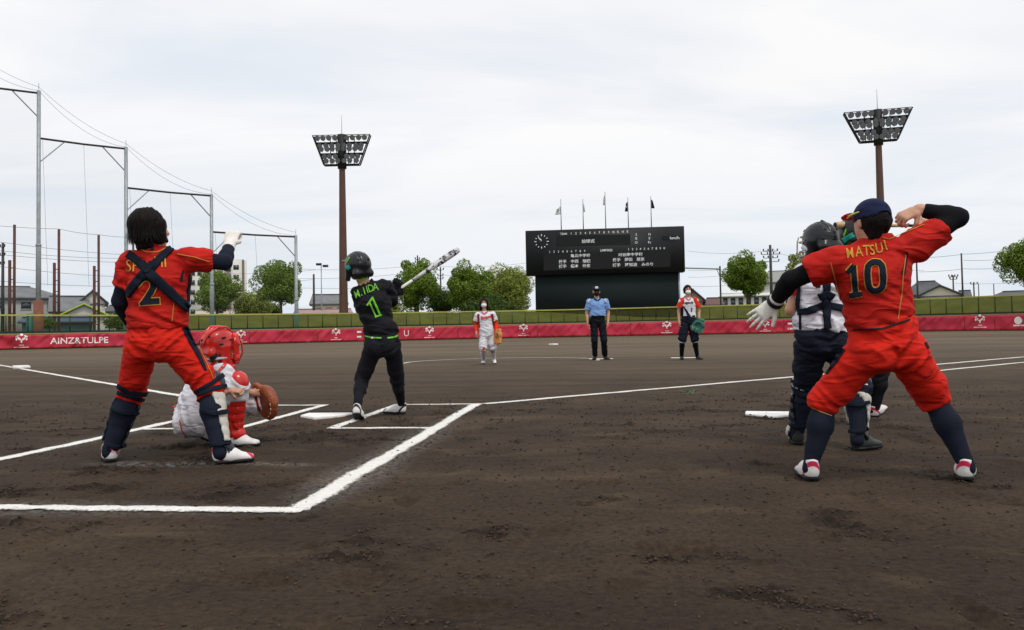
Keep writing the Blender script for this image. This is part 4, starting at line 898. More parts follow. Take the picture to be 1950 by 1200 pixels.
def folds(P, ax, f, amp, seed=0., cross=.13):
    """cloth folds: ridges perpendicular to ax"""
    ax = nrm(ax); o1 = nrm(np.cross(ax, (.3, .5, .8))); o2 = np.cross(ax, o1)
    q = np.stack([P@ax*f, P@o1*f*cross, P@o2*f*cross], -1)+seed
    n = vnoise(q+.6*np.stack([vnoise(q*.5+7)]*3, -1)); return amp*(1-2.2*np.abs(n))
def hand(f, Wp, X, Z, side, curl=.5, spread=.12, sc=1., thumb=.6, k=.008, fing=None):
    X = nrm(X); Z = nrm(np.asarray(Z)-np.dot(Z, X)*X); Y = side*np.cross(Z, X); p = lambda x, y, z: Wp+sc*(x*X+y*Y+z*Z)
    f.sec(p(-.01, 0, 0), p(.03, .0, 0), (.028*sc, .022*sc), (.036*sc, .018*sc), e=Y, k=k); f.sec(p(.03, 0, 0), p(.085, .002, 0), (.038*sc, .017*sc), (.042*sc, .014*sc), e=Y, k=k)
    for i, (y, l_) in enumerate(((.031, .074), (.0105, .083), (-.0105, .077), (-.0305, .060))):
        a = -(1.5-i)*spread; c = curl if fing is None else fing[i]; q = p(.088-.006*abs(1.5-i), y, 0); th = c*.5; rr = .0098-.0007*(i == 3)
        for seg, fr in enumerate((.44, .31, .25)):
            d = nrm((X*math.cos(a)-Y*math.sin(a))*math.cos(th)-Z*math.sin(th)); q2 = q+d*l_*fr*sc; f.sec(q, q2, rr*sc, (rr-.0012)*sc, k=.004); q = q2; th += c; rr -= .0011
    d = nrm(X*(.75-.2*curl)+Y*thumb-Z*.35*curl); q = p(.022, .030, -.004); q2 = q+d*.045*sc; f.sec(q, q2, .0135*sc, .0115*sc, k=.008); d2 = nrm(d+X*.35-Y*.35*curl-Z*.25*curl); f.sec(q2, q2+d2*.032*sc, .0112*sc, .0092*sc, k=.005)
def head(f, C, Fv, U, sc=1., ears=True):
    Fv = nrm(Fv); U = nrm(U-np.dot(U, Fv)*Fv); Rt = np.cross(Fv, U); p = lambda r, u, fw: C+sc*(r*Rt+u*U+fw*Fv)
    f.ell(p(0, .03, -.012), (.074*sc, .094*sc, .086*sc), X=Rt, Z=U, k=.03); f.sec(p(0, .02, .035), p(0, -.085, .055), (.062*sc, .052*sc), (.032*sc, .030*sc), e=Rt, k=.03)
    f.ell(p(0, -.03, .03), (.060*sc, .062*sc, .075*sc), X=Rt, Z=U, k=.02)
    f.sec(p(0, .012, .085), p(0, -.03, .105), .010*sc, .014*sc, k=.012)
    for s_ in (-1, 1):
        f.ell(p(s_*.030, .012, .088), (.016*sc, .012*sc, .012*sc), X=Rt, Z=U, sub=True, k=.01); f.ell(p(s_*.030, .010, .080), (.013*sc, .012*sc, .011*sc), X=Rt, Z=U, k=.004)
        if ears: f.ell(p(s_*.076, -.008, -.008), (.012*sc, .022*sc, .034*sc), X=Rt, Z=U, k=.006)
    return p
_shoe = {}
def shoe_mesh(m):
    if m.name in _shoe: return _shoe[m.name]
    f = Field((-.06, -.08, -.02), (.30, .08, .16), .006); y = (0, 1, 0); cl = [((0, 0, .018), (0, 0, -1))]
    f.sec((.038, 0, .042), (.11, 0, .045), (.035, .045), (.040, .042), e=y, k=.02, clip=cl); f.sec((.11, 0, .038), (.212, 0, .026), (.042, .036), (.040, .022), e=y, k=.03, clip=cl)
    f.sec((.045, 0, .06), (.038, 0, .12), (.033, .040), (.036, .044), e=y, k=.02, clip=[((.03, 0, .098), (.25, 0, 1))]); f.sec((.045, 0, .085), (.04, 0, .13), (.028, .035), e=y, sub=True)
    f.sec((.03, 0, .07), (.018, 0, .085), .020, .014, k=.02)
    V, F = f.mesh(); up = mesh('shoe', V, F, m, True)
    g = Field((-.06, -.08, -.03), (.30, .08, .06), .005); g.sec((.032, 0, .010), (.13, 0, .012), (.039, .02), (.041, .02), e=y, k=.01); g.sec((.13, 0, .012), (.218, 0, .014), (.045, .02), (.043, .018), e=y, k=.02); g.plane((0, 0, .0215), (0, 0, 1)); g.plane((0, 0, .004), (0, 0, -1))
    V, F = g.mesh(); sol = mesh('sole', V, F, M_sole, True)
    lc = MB()
    for i_ in range(5): x = .095+.022*i_; z = .086-.0125*i_; lc.tube([(x, -.022, z-.004), (x+.006, 0, z+.002), (x, .022, z-.004)], .0042, 6)
    lc_ = lc.me('laces', M_sole if m.name.startswith('white') else M_sh3)
    c = MB()
    for x in (.02, .06, .15, .185, .215):
        for yy in (-.024, .024): c.tube([(x, yy, .006), (x, yy, -.001)], [.008, .006], 6)
    cl_ = c.me('cleats', M_sole); _shoe[m.name] = (up, sol, cl_, lc_); return _shoe[m.name]
def shoe(p, heel, toe, m, up=UPZ, sc=1.):
    heel = np.asarray(heel, float); X = nrm(np.asarray(toe)-heel); U = nrm(np.asarray(up)-np.dot(up, X)*X); Y = np.cross(U, X); a, b, c, lc = shoe_mesh(m)
    M = Matrix(((X[0]*sc, Y[0]*sc, U[0]*sc, heel[0]-p.b[0]), (X[1]*sc, Y[1]*sc, U[1]*sc, heel[1]-p.b[1]), (X[2]*sc, Y[2]*sc, U[2]*sc, heel[2]-p.b[2]), (0, 0, 0, 1)))
    o = link('shoe', a, p.e); o.matrix_basis = M; link('sole', b, o); link('cleats', c, o); link('laces', lc, o); return o

def build(p, J, st):
    """J: joints in world space, st: style. Returns dict of garment objects."""
    o = {}; lat, latp = nrm(J['shB']-J['shA']), nrm(J['hiB']-J['hiA']); g = st.get('g', 1.); gp = st.get('gp', g); S_ = st.get('s', 1.); back = J['back']
    wst, chs, nek, pel = J['wst'], J['chs'], J['nek'], J['pel']; up = nrm(nek-wst); sd = p.seed
    arms = [('A', -1), ('B', 1)]
    # --- body (skin), one surface
    pts = [J[k] for k in J if k not in ('back', 'fac', 'up')]
    f = p.field(pts, .22, st.get('hb', p.h*.8)); q = .88
    f.sec(pel, wst, (.14*g*q, .10*g*q), (.13*g*q, .095*g*q), e=latp, k=.04); f.sec(wst, chs, (.13*g*q, .095*g*q), (.145*g*q, .105*g*q), e=lat, k=.04); f.sec(chs, nek-up*.05, (.145*g*q, .10*g*q), (.11*g*q, .07*g*q), e=lat, k=.04)
    f.sec(J['shA'], J['shB'], .055*g*q, k=.03)
    f.sec(nek-up*.03, J['hed']-nrm(J['up'])*.05-nrm(J['fac'])*.02, .056*S_, .052*S_, k=.025)
    head(f, J['hed'], J['fac'], J['up'], st.get('hs', S_), st.get('ears', True))
    for a, s_ in arms:
        f.sec(J['sh'+a], J['el'+a], .046*S_, .039*S_, k=.02); f.sec(J['el'+a], J['wr'+a], .039*S_, .026*S_, k=.012)
        h = st['hand'+a]; hand(f, J['wr'+a], h['X'], h['Z'], h['side'], h.get('curl', .5), h.get('spread', .1), S_*h.get('sc', 1), h.get('thumb', .6))
        f.sec(J['hi'+a], J['kn'+a], .078*g*q, .054*S_, k=.03); f.sec(J['kn'+a], J['kn'+a]*.6+J['an'+a]*.4-back*0, .052*S_, .052*S_, k=.02); f.sec(J['kn'+a]*.6+J['an'+a]*.4, J['an'+a], .052*S_, .034*S_, k=.02)
    o['body'] = p.put(f, 'body', M_skin, cast=st.get('castbody', True))
    # --- jersey
    f = p.field([wst-up*.12, nek, J['shA'], J['shB'], J['elA'], J['elB'], chs], .2); hem = J.get('hem', wst-up*.04); hn = J.get('hemn', -up); hc = [(hem, hn)]
    wa, wb = st.get('waist', (.165, .125)); ca, cb = st.get('chest', (.172, .125)); bl = st.get('blouse', .010)
    f.sec(hem-up*.05, wst+up*.02, (wa*g+bl, wb*g+bl), (wa*g+bl, wb*g+bl), e=latp, k=.02, clip=hc); f.sec(wst+up*.02, chs, (wa*g, wb*g), (ca*g, cb*g), e=lat, k=.02, clip=hc)
    f.sec(chs, nek-up*.055*S_, (ca*g, cb*g), (.118*g, .074*g), e=lat, k=.02); f.sec(J['shA']-up*.008, J['shB']-up*.008, st.get('shr', .060)*g, k=.04)
    for a, s_ in arms:
        sv = st.get('sleeve', .62); sr_ = st.get('sr', (.078, .078)); A, B = J['sh'+a], J['el'+a]; d = nrm(B-A); end = A+(B-A)*sv
        f.sec(A, end+d*.05, sr_[0]*g*.94, sr_[1]*g*.97, k=.03, clip=[(end, d)])
    f.sec(nek-up*.06, nek+up*.012, .072*S_, .066*S_, k=.015, clip=[(nek+up*.018, up+nrm(J['fac'])*.15)])
    fs = st.get('fold', 1.)
    def dj(P):
        t = np.clip((P-wst)@up/.5, -.2, 1)
        return fs*(folds(P, up*.9+lat*.5, 24, .011, sd)*np.clip(1.15-t, .25, 1.2) + folds(P, up*.7-lat*.7, 19, .0105, sd+9)*(.35+.65*t) + folds(P, lat*.9+up*.3, 12, .0055, sd+20) + .0014*fbm(P*38+sd, 2))
    f.displace(dj)
    for a, s_ in arms:
        sv = st.get('sleeve', .62); A, B = J['sh'+a], J['el'+a]; d = nrm(B-A); end = A+(B-A)*sv; f.sec(end-d*.03, end+d*.06, (st.get('sr', (.078, .078))[1]*.97-.017)*g, sub=True)
    f.sec(nek, nek+up*.06, .060*S_, .062*S_, sub=True)
    o['jersey'] = p.put(f, 'jersey', st['jersey'])
    # --- long under-sleeves
    for a, s_ in arms:
        us = st.get('under'+a)
        if us:
            f = p.field([J['sh'+a], J['el'+a], J['wr'+a]], .12); A, B, C = J['sh'+a], J['el'+a], J['wr'+a]; d2 = nrm(C-B); end = C-d2*st.get('ucut', .02); r_ = st.get('ur', 1.)
            f.sec(A*.8+B*.2, B, .056*S_*r_, .046*S_*r_, k=.02); f.sec(B, B*.7+C*.3, .046*S_*r_, .045*S_*r_, k=.02); f.sec(B*.7+C*.3, C, .045*S_*r_, .033*S_*r_, k=.02, clip=[(end, d2)])
            f.displace(lambda P: folds(P, d2, 22, .002, sd+a.__hash__() % 7)); o['under'+a] = p.put(f, 'arm_sleeve', us)
    # --- pants
    f = p.field([wst, pel, J['hiA'], J['hiB'], J['knA'], J['knB'], J['anA'], J['anB']], .2); pa, pb = st.get('hips', (.178, .140)); we = J.get('waistend', wst+up*.0); cl = [(we, J.get('waistn', up))]
    f.sec(wst+up*.05, pel, (wa*gp, wb*gp), (pa*gp*.92, pb*gp*.9), e=latp, k=.03, clip=cl)
    tw = st.get('thigh', (.105, .076)); pe = st.get('pend', 1.12)
    for a, s_ in arms:
        H, K_, A = J['hi'+a], J['kn'+a], J['an'+a]
        f.ell(H*.72+pel*.28+back*.055*gp-up*.012, (.080*gp, .080*gp, .092*gp), X=latp, Z=up, k=.03, clip=cl)
        f.sec(H, H*.35+K_*.65, tw[0]*gp*.93, (tw[0]*.42+tw[1]*.58)*gp, k=.03, clip=cl); f.sec(H*.35+K_*.65, K_, (tw[0]*.42+tw[1]*.58)*gp, tw[1]*gp, k=.015)
        d = nrm(A-K_); L_ = np.linalg.norm(A-K_); end = K_+d*L_*(pe-1 if pe > 1 else .05); lr = st.get('low', (.072, .068))
        f.sec(K_, end+d*.04, lr[0]*gp, lr[1]*gp, k=.012, clip=[(end, d)])
    pf_ = st.get('pfold', 1.)
    def dp(P):
        d = np.full(len(P), 9.); w_ = np.zeros(len(P)); out_ = np.zeros(len(P))
        for a, s_ in arms:
            H, K_ = J['hi'+a], J['kn'+a]; v = K_-H; L_ = np.linalg.norm(v); t = (P-H)@v/L_/L_; r = np.linalg.norm(P-H-np.clip(t, 0, 1.3)[:, None]*v, axis=1); n = folds(P, v+lat*.22*L_*s_, 26, .011, sd+30*s_, .16)*np.clip(.3+np.abs(t-.45)*1.5, 0, 1.2)+folds(P, v*.7+lat*.5*L_, 12, .006, sd+50*s_)
            sel = r < d; out_[sel] = n[sel]; d = np.minimum(d, r)
        return pf_*(out_+.0012*fbm(P*36+sd, 2))
    f.displace(dp)
    o['pants'] = p.put(f, 'pants', st['pants'])
    # --- socks / lower legs
    if st.get('sock'):
        for a, s_ in arms:
            K_, A = J['kn'+a], J['an'+a]; d = nrm(A-K_); f = p.field([K_, A], .12); sk = st.get('sockr', (.056, .059, .040)); s0 = st.get('sock0', .05)
            f.sec(K_+(A-K_)*s0, K_*.62+A*.38+back*.012, sk[0]*S_, sk[1]*S_, k=.03); f.sec(K_*.62+A*.38+back*.012, A+d*.03, sk[1]*S_, sk[2]*S_, k=.03)
            f.displace(lambda P: folds(P, d, 20, .0016, sd+s_)+.0008*fbm(P*60, 2)); o['sock'+a] = p.put(f, 'sock', st['sock'])
    for a, s_ in arms:
        hl, to = J['he'+a], J['to'+a]; o['shoe'+a] = shoe(p, hl, to, st['shoe'], J.get('fu'+a, UPZ), st.get('shs', 1.)*S_)
    return o
def hairmesh(p, fn, C, name='hair', h=None, amp=.006, m=None):
    f = Field(C-.26, C+.24, h or p.h*.7); fn(f); f.displace(lambda P: amp*(vnoise(np.stack([P[:, 0]*75, P[:, 1]*75, P[:, 2]*7], -1))+.6*vnoise(np.stack([P[:, 0]*30, P[:, 1]*30, P[:, 2]*4], -1)))); return p.put(f, name, m or M_hair, cast=False)
def frame(C, Fv, U, sc=1.):
    Fv = nrm(Fv); U = nrm(np.asarray(U)-np.dot(U, Fv)*Fv); Rt = np.cross(Fv, U); return (lambda r, u, fw: C+sc*(r*Rt+u*U+fw*Fv)), Fv, U, Rt
H2 = lambda v: np.array([v[0], v[1], 0.])
RG = nrm(H2(R0)); AW = nrm(H2(FW))      # picture right and away, along the ground
def joints(px, D):
    J = {}
    for k, v in px.items():
        J[k] = W(v[0], v[1], D+(v[2] if len(v) > 2 else 0.))
    return J
def bat(name, A, B, rs, label, grip, body, knob=True):
    """A knob end, B barrel tip"""
    A, B = np.asarray(A, float), np.asarray(B, float); e = empty(name, A, label, 'bat'); d = B-A; pt = lambda t: d*t
    MB().tube([pt(t) for t in (.30, .42, .52, .62, .75, .9, .97, 1.0)], [rs*.42, rs*.50, rs*.66, rs*.86, rs, rs, rs*.97, rs*.8], 14).build('barrel', body, e, True)
    MB().tube([pt(t) for t in (.0, .02, .298)], [rs*.40, rs*.37, rs*.40], 12).build('grip', grip, e, True)
    MB().tube([pt(t) for t in (-.02, -.016, -.002, .004)], [rs*.4, rs*.72, rs*.72, rs*.4], 12).build('knob', M_sole, e, True)
    MB().tube([pt(t) for t in (1.0005, 1.006)], [rs*.8, rs*.6], 14).build('end_cap', M_sole, e, True); return e, d
def mitt(C, Pm, U, label, m, sc=1., cat='glove', round_=False):
    """ball glove: C centre, Pm palm direction, U finger direction"""
    Pm = nrm(Pm); U = nrm(np.asarray(U)-np.dot(U, Pm)*Pm); Rt = np.cross(U, Pm); e = empty('ball_glove', C, label, cat); q = lambda r, u, f_: C+sc*(r*Rt+u*U+f_*Pm)
    f = Field(C-.2*sc, C+.2*sc, .006*max(1, sc)); f.ell(q(0, -.035, 0), (.105*sc, .045*sc, .085*sc), X=Rt, Z=U, k=.02)
    for i, x in enumerate((-.078, -.036, .006, .046)): f.sec(q(x*.8, -.02, -.01), q(x*1.15, .105-.012*abs(i-1.4), .028), (.024*sc, .024*sc), (.020*sc, .020*sc), e=Rt, k=.012)
    f.sec(q(.07, -.06, 0), q(.112, .05, .03), .028*sc, .020*sc, k=.015); f.ell(q(.075, .055, .03), (.040*sc, .012*sc, .05*sc), X=Rt, Z=U, k=.008); f.ell(q(0, -.01, .055), (.07*sc, .05*sc, .07*sc), X=Rt, Z=U, sub=True)
    f.sec(q(-.04, -.12, -.01), q(.04, -.12, -.01), (.035*sc, .03*sc), e=Pm, k=.02)
    if round_:        # catcher's mitt: a padded ring round a pocket, split by a web
        f = Field(C-.2*sc, C+.2*sc, .006); R = .088; n = 16
        for i in range(n):
            a0, a1 = 2*math.pi*i/n, 2*math.pi*(i+1)/n
            if i == 2: continue
            f.sec(q(R*math.cos(a0), R*1.08*math.sin(a0), .012), q(R*math.cos(a1), R*1.08*math.sin(a1), .012), .036*sc*(1.12 if math.sin(a0) < 0 else .92), k=.02)
        f.ell(q(0, 0, -.004), (.092*sc, .022*sc, .098*sc), X=Rt, Z=U, k=.02); f.sec(q(.05, .085, .01), q(.085, .05, .01), (.022*sc, .010*sc), e=U, k=.006); f.sec(q(-.02, -.10, -.02), q(.02, -.15, -.03), (.045*sc, .026*sc), (.036*sc, .024*sc), e=Rt, k=.03)
        f.displace(lambda P: -.004*(np.abs(np.sin(np.arctan2((P-C)@U, (P-C)@Rt)*4)) < .12)+.0012*fbm(P*60, 2))
    V, F = f.mesh(); b = link('pocket', mesh('pocket', V-C, F, m, True), e)
    lc = MB()
    if round_:
        for i in range(18):
            a0, a1 = 2*math.pi*i/18, 2*math.pi*(i+.6)/18; lc.tube([q(.105*math.cos(a), .112*math.sin(a), -.022)-C for a in (a0, (a0+a1)/2, a1)], .0038*sc, 6)
    for i, x in enumerate(() if round_ else (-.06, -.02, .02)): lc.tube([q(x-.02, .05, -.026)-C, q(x+.005, .055, -.033)-C, q(x+.03, .05, -.026)-C], .0035*sc, 6)
    if not round_: lc.tube([q(.05, .02, .045)-C, q(.10, .085, .045)-C], .0035*sc, 6); lc.tube([q(.10, .02, .045)-C, q(.05, .09, .045)-C], .0035*sc, 6); lc.tube([q(-.09, -.07, -.035)-C, q(0, -.075, -.05)-C, q(.08, -.07, -.035)-C], .0045*sc, 6)
    lc.build('lacing', M_lace, e, True)
    s_ = MB(); s_.tube([q(-.045, -.10, -.036)-C, q(0, -.105, -.042)-C, q(.045, -.10, -.036)-C], .009*sc, 8); s_.build('wrist_strap', M_lace if m is M_leath else m, e, True); return e
def shell_helmet(p, C, Fv, U, sc, m, flaps=True, brim=True, name='helmet', vents=True):
    q, Fv, U, Rt = frame(C, Fv, U, sc); f = Field(C-.24*sc, C+.24*sc, p.h*.6)
    f.ell(q(0, .035, -.008), (.104*sc, .122*sc, .108*sc), X=Rt, Z=U, k=.02, clip=[(q(0, -.035, 0), -U*1.-Fv*.0)]); 
    if flaps:
        for s_ in (-1, 1): f.sec(q(s_*.088, .01, -.01), q(s_*.086, -.085, .006), (.040*sc, .022*sc), (.034*sc, .018*sc), e=Fv, k=.02)
        f.sec(q(-.06, -.03, -.095), q(.06, -.03, -.095), .034*sc, k=.03)
    if brim: f.sec(q(-.05, .045, .105), q(.05, .045, .105), (.058*sc, .009*sc), e=Fv, k=.015); f.ell(q(0, .045, .12), (.085*sc, .055*sc, .009*sc), X=Rt, Z=U, k=.012)
    f.ell(q(0, .02, -.004), (.090*sc, .106*sc, .10*sc), X=Rt, Z=U, sub=True); f.sec(q(0, -.01, .04), q(0, -.02, .2), (.066*sc, .055*sc), e=Rt, sub=True); f.sec(q(0, -.09, -.0), q(0, -.2, 0), (.08*sc, .085*sc), e=Rt, sub=True)
    if vents:
        f.displace(lambda P: -.006*sc*(np.abs(((P-C)@Rt)/sc)-.035 < .006).astype(float)*(((P-C)@U)/sc > .07)*(np.abs(((P-C)@Rt)/sc)-.035 > -.006))
    ob = p.put(f, name, m); vm = MB()
    for a_, u_ in ((.0, .10), (.6, .09), (-.6, .09), (2.6, .085), (-2.6, .085), (3.14, .06)):
        r_ = .108*math.sqrt(max(0, 1-((u_-.035)/.108)**2)); d = Rt*math.sin(a_)*r_*.98+Fv*math.cos(a_)*r_*1.13; c_ = C+sc*(d+U*u_-Fv*.008); n_ = nrm(d+U*(u_-.035)); vm.tube([c_-n_*.004, c_+n_*.003], .010*sc, 8)
    vm.build('vents', M_sole, ob, off=p.b); return ob, q

def strands(p, J, n, lo, face=1.0, sc=1., rx=.098, ry=.106, rz=.106, seed=3):
    """loose locks laid over the hair so its outline breaks up"""
    rg = np.random.default_rng(seed); q, Fv, U, Rt = frame(J['hed'], J['fac'], J['up'], sc); V = []; F = []
    for k in range(n):
        a = rg.uniform(-math.pi, math.pi)
        if abs(a) < face: continue
        off = rg.uniform(-.002, .007); end = lo+rg.uniform(-.025, .02); wd = rg.uniform(.0016, .0038); m = 9; wob = rg.uniform(-.06, .06); base = len(V); t0 = rg.uniform(.12, .5); fl = rg.uniform(-.006, .016)
        for i in range(m):
            t = t0+(1-t0)*i/(m-1); th = t*1.9
            if th < 1.5: r, u = math.sin(th), .028+rz*math.cos(th)
            else: f_ = (th-1.5)/.4; r = math.sin(1.5)-.10*f_+fl/rx*f_*f_*2; u = .028+rz*math.cos(1.5)*(1-f_)+(end)*f_
            aa = a+wob*t; x, y = (rx+off)*r*math.sin(aa), -.022+(ry+off)*r*math.cos(aa)
            w_ = wd*(1-.75*max(0, (t-.6)/.4)); tx, ty = math.cos(aa), -math.sin(aa); V.append(q(x-tx*w_, u, y-ty*w_)); V.append(q(x+tx*w_, u, y+ty*w_))
        for i in range(m-1): b = base+2*i; F.append((b, b+1, b+3, b+2))
    return link('hair_locks', mesh('hair_locks', np.array(V)-p.b, np.array(F), M_hair, True), p.e)

def ankles(J):
    for a in 'AB':
        hl, to = J['he'+a], J['to'+a]; X = nrm(to-hl); u = J.get('fu'+a, UPZ); u = nrm(u-np.dot(u, X)*X); J['an'+a] = hl+X*.042+u*.085
def foot(J, a, heel, d, sc=.25, up=UPZ): J['he'+a] = np.asarray(heel, float); J['to'+a] = J['he'+a]+nrm(d)*sc; J['fu'+a] = np.asarray(up, float)
def gz(px, py, z=.004): return G(px, py, z)
def shin_guard(p, J, a, fwd, m, m2, sc=1., knee=True):
    """moulded leg guard on the front of the shin, open at the back"""
    K_, A = J['kn'+a], J['an'+a]; d = nrm(A-K_); s_ = np.cross(d, fwd); f = p.field([K_-d*.06, A+d*.02], .14)
    f.sec(K_+d*.07, A-d*.035, (.066*sc, .066*sc), (.052*sc, .052*sc), e=s_, k=.01, clip=[(K_*.5+A*.5-fwd*.012, -nrm(fwd)), (A-d*.03, d), (K_+d*.06, -d)])
    f.sec(K_+d*.06, A-d*.02, .058*sc, .044*sc, sub=True)
    f.displace(lambda P: .004*np.abs(np.sin((P-K_)@d*55)))
    o = p.put(f, 'shin_guard', m)
    if knee:
        g = p.field([K_], .16); g.ell(K_+nrm(fwd)*.025-d*.02, (.066*sc, .062*sc, .075*sc), X=s_, Z=d, k=.01, clip=[(K_-fwd*.0, -nrm(fwd))]); g.ell(K_, (.058*sc, .06*sc, .075*sc), X=s_, Z=d, sub=True); p.put(g, 'knee_cap', m2, o)
    h = p.field([A], .14); h.ell(A+nrm(fwd)*.03+d*.01, (.045*sc, .05*sc, .05*sc), X=s_, Z=d, k=.01, clip=[(A+fwd*.0, -nrm(fwd))]); h.ell(A+d*.02, (.040*sc, .06*sc, .05*sc), X=s_, Z=d, sub=True); p.put(h, 'ankle_cap', m2, o)
    return o
def cage(p, q, parent, m, sc=1., r=.0045):
    mb = MB(); arcp = lambda u, hw, fr: [q(hw*math.sin(t), u, fr*math.cos(t)*1.0+.03) for t in np.linspace(-1.45, 1.45, 13)]
    for u, hw, fr in ((.052, .088, .105), (.018, .092, .118), (-.045, .088, .122), (-.075, .078, .116), (-.10, .06, .10)): mb.tube(arcp(u, hw, fr), r*sc, 6)
    for x in (-.05, 0, .05): mb.tube([q(x, .055, .132), q(x, .02, .146), q(x, -.045, .150), q(x*.8, -.10, .128)], r*sc, 6)
    return p.mbput(mb, 'face_cage', m, parent)

# ------------------------------------------------------------------ red coach, number 2 (left)
def coach():
    D = 4.87; b = G(312, 884); p = Person(b, 'person from behind in red uniform numbered 2, crossed navy straps, raised white glove', .0085)
    J = joints({'hed': (287, 437), 'nek': (291, 476), 'chs': (300, 530), 'wst': (300, 606), 'pel': (298, 648), 'shA': (249, 500), 'shB': (360, 494, .03), 'elA': (229, 574, .02), 'wrA': (252, 622, .22), 'elB': (427, 500, .15), 'wrB': (437, 467, .32), 'hiA': (272, 654), 'hiB': (330, 654), 'knA': (250, 746, .14), 'knB': (398, 738, .08)}, D)
    foot(J, 'A', gz(212, 881), AW*.85-RG*.5); foot(J, 'B', gz(404, 884), RG*.88+AW*.42); ankles(J)
    J['back'] = -AW; J['fac'] = AW*.8+RG*.55+UPZ*.12; J['up'] = UPZ-RG*.05
    up = UPZ; J['hem'] = W(300, 622, D); J['hemn'] = -UPZ-RG*.05; J['waistend'] = W(300, 619, D); J['waistn'] = UPZ+RG*.05
    st = dict(g=1.0, gp=1.0, jersey=M_red, pants=M_redp, underA=M_navy, underB=M_navy, sock=M_navy, shoe=M_sh1, waist=(.154, .118), chest=(.165, .122), hips=(.170, .142), thigh=(.101, .073), low=(.072, .068), pend=1.16, sockr=(.062, .066, .040), sleeve=.60, sr=(.074, .066), ur=1.0, shs=1.02,
              handA=dict(X=AW-UPZ*.3, Z=-RG, side=1, curl=.9), handB=dict(X=UPZ*.75+AW*.5, Z=-AW*.6+UPZ*.4, side=-1, curl=1.35, thumb=.05))
    o = build(p, J, st)
    f = p.field([J['wrB']], .2, .005); hand(f, J['wrB'], UPZ*.75+AW*.5, -AW*.6+UPZ*.4, -1, 1.35, .08, 1.18, .05); d = nrm(J['wrB']-J['elB']); f.sec(J['wrB']-d*.035, J['wrB']+d*.01, .040, .036, k=.01); p.put(f, 'batting_glove', M_glv)
    q, Fv, U, Rt = frame(J['hed'], J['fac'], J['up'])
    def hr(f):
        f.ell(q(0, .028, -.022), (.096, .104, .104), X=Rt, Z=U, k=.02); f.sec(q(0, .0, -.055), q(0, -.085, -.048), (.090, .054), (.072, .045), e=Rt, k=.03)
        for s_ in (-1, 1): f.sec(q(s_*.078, .02, .0), q(s_*.076, -.082, .018), (.032, .05), (.020, .035), e=Rt, k=.025)
        f.sec(q(-.08, -.03, -.03), q(-.10, -.085, -.03), .022, .008, k=.015)
        f.sec(q(0, -.02, .10), q(0, -.16, .13), (.062, .075), e=Rt, sub=True)
    hairmesh(p, hr, J['hed'], amp=.009); strands(p, J, 1500, -.088, 1.05)
    fw = AW; 
    shin_guard(p, J, 'A', nrm(AW*.9-RG*.3), M_shnv, M_shin, 1.22); shin_guard(p, J, 'B', nrm(AW*.75+RG*.6), M_shin, M_shnv, 1.25)
    # chest protector seen only at the edges
    f = p.field([J['chs'], J['wst'], J['nek']], .3); up_ = nrm(J['nek']-J['wst']); f.sec(J['wst']+AW*.05, J['chs']+AW*.05, (.165, .11), (.178, .12), e=RG, k=.03, clip=[(J['chs']+AW*.06, -AW)]); f.sec(J['chs']+AW*.05, J['nek']-up_*.06+AW*.04, (.178, .12), (.13, .10), e=RG, k=.03, clip=[(J['chs']+AW*.06, -AW)]); p.put(f, 'chest_protector', M_shnv, cast=False)
    p.bvh(); jr = o['jersey']; R_ = p.ribbon
    R_([(243, 484), (262, 497), (284, 521)], (13, 17), 'shoulder_strap', M_strap, .012); R_([(326, 472), (306, 490), (280, 519)], (12, 17), 'shoulder_strap', M_strap, .013)
    R_([(283, 512), (262, 535), (241, 563)], (18, 14), 'back_strap', M_strap, .014); R_([(277, 514), (310, 545), (345, 578), (358, 588)], (18, 15), 'back_strap', M_strap, .015)
    R_([(268, 500), (279, 516), (290, 503)], 14, 'back_pad', M_strap, .018)
    p.text('SHI', 258, 506, 23, 'name_lettering', M_gold, -.02, .006, parent=jr, sx=.82); p.text('HI', 305, 499, 22, 'name_lettering', M_gold, .05, .006, parent=jr, sx=.85)
    p.text('2', 284, 551, 56, 'number_outline', M_gold, .05, .005, .055, jr, .98); p.text('2', 284, 551, 56, 'jersey_number', M_navy, .05, .008, .03, jr, .98)
    R_([(338, 484), (370, 490), (399, 499)], 1.6, 'sleeve_piping', M_goldl, .004, jr); R_([(333, 560), (330, 585), (327, 612)], 1.5, 'side_piping', M_goldl, .004, jr)
    R_([(349, 514), (346, 526), (345, 536)], (3, 6), 'side_patch', M_navy, .0015, jr)  # small dark patch under the armpit
    R_([(352, 623), (364, 650), (378, 676), (392, 706)], (13, 5), 'leg_stripe', M_navy, .004, o['pants']); R_([(362, 630), (380, 664), (400, 706), (406, 722)], 1.4, 'leg_piping', M_goldl, .004, o['pants'])
    for pts in ([(224, 735), (246, 748), (284, 752)], [(222, 748), (250, 756), (276, 764)], [(428, 712), (402, 730), (372, 748)], [(429, 735), (404, 741), (376, 752)], [(206, 775), (234, 786), (262, 788)], [(385, 782), (408, 788), (432, 784)], [(205, 848), (222, 852), (240, 848)], [(398, 846), (418, 846), (438, 842)]): R_(pts, 8, 'guard_strap', M_strap, .012)
    R_([(286, 473), (292, 472)], 8, 'collar_badge', M_sole, .004, jr, n=6)
    R_([(268, 474), (280, 480), (300, 480), (315, 473)], 2.0, 'collar_seam', M_goldl, .003, jr)
    return p
coach()

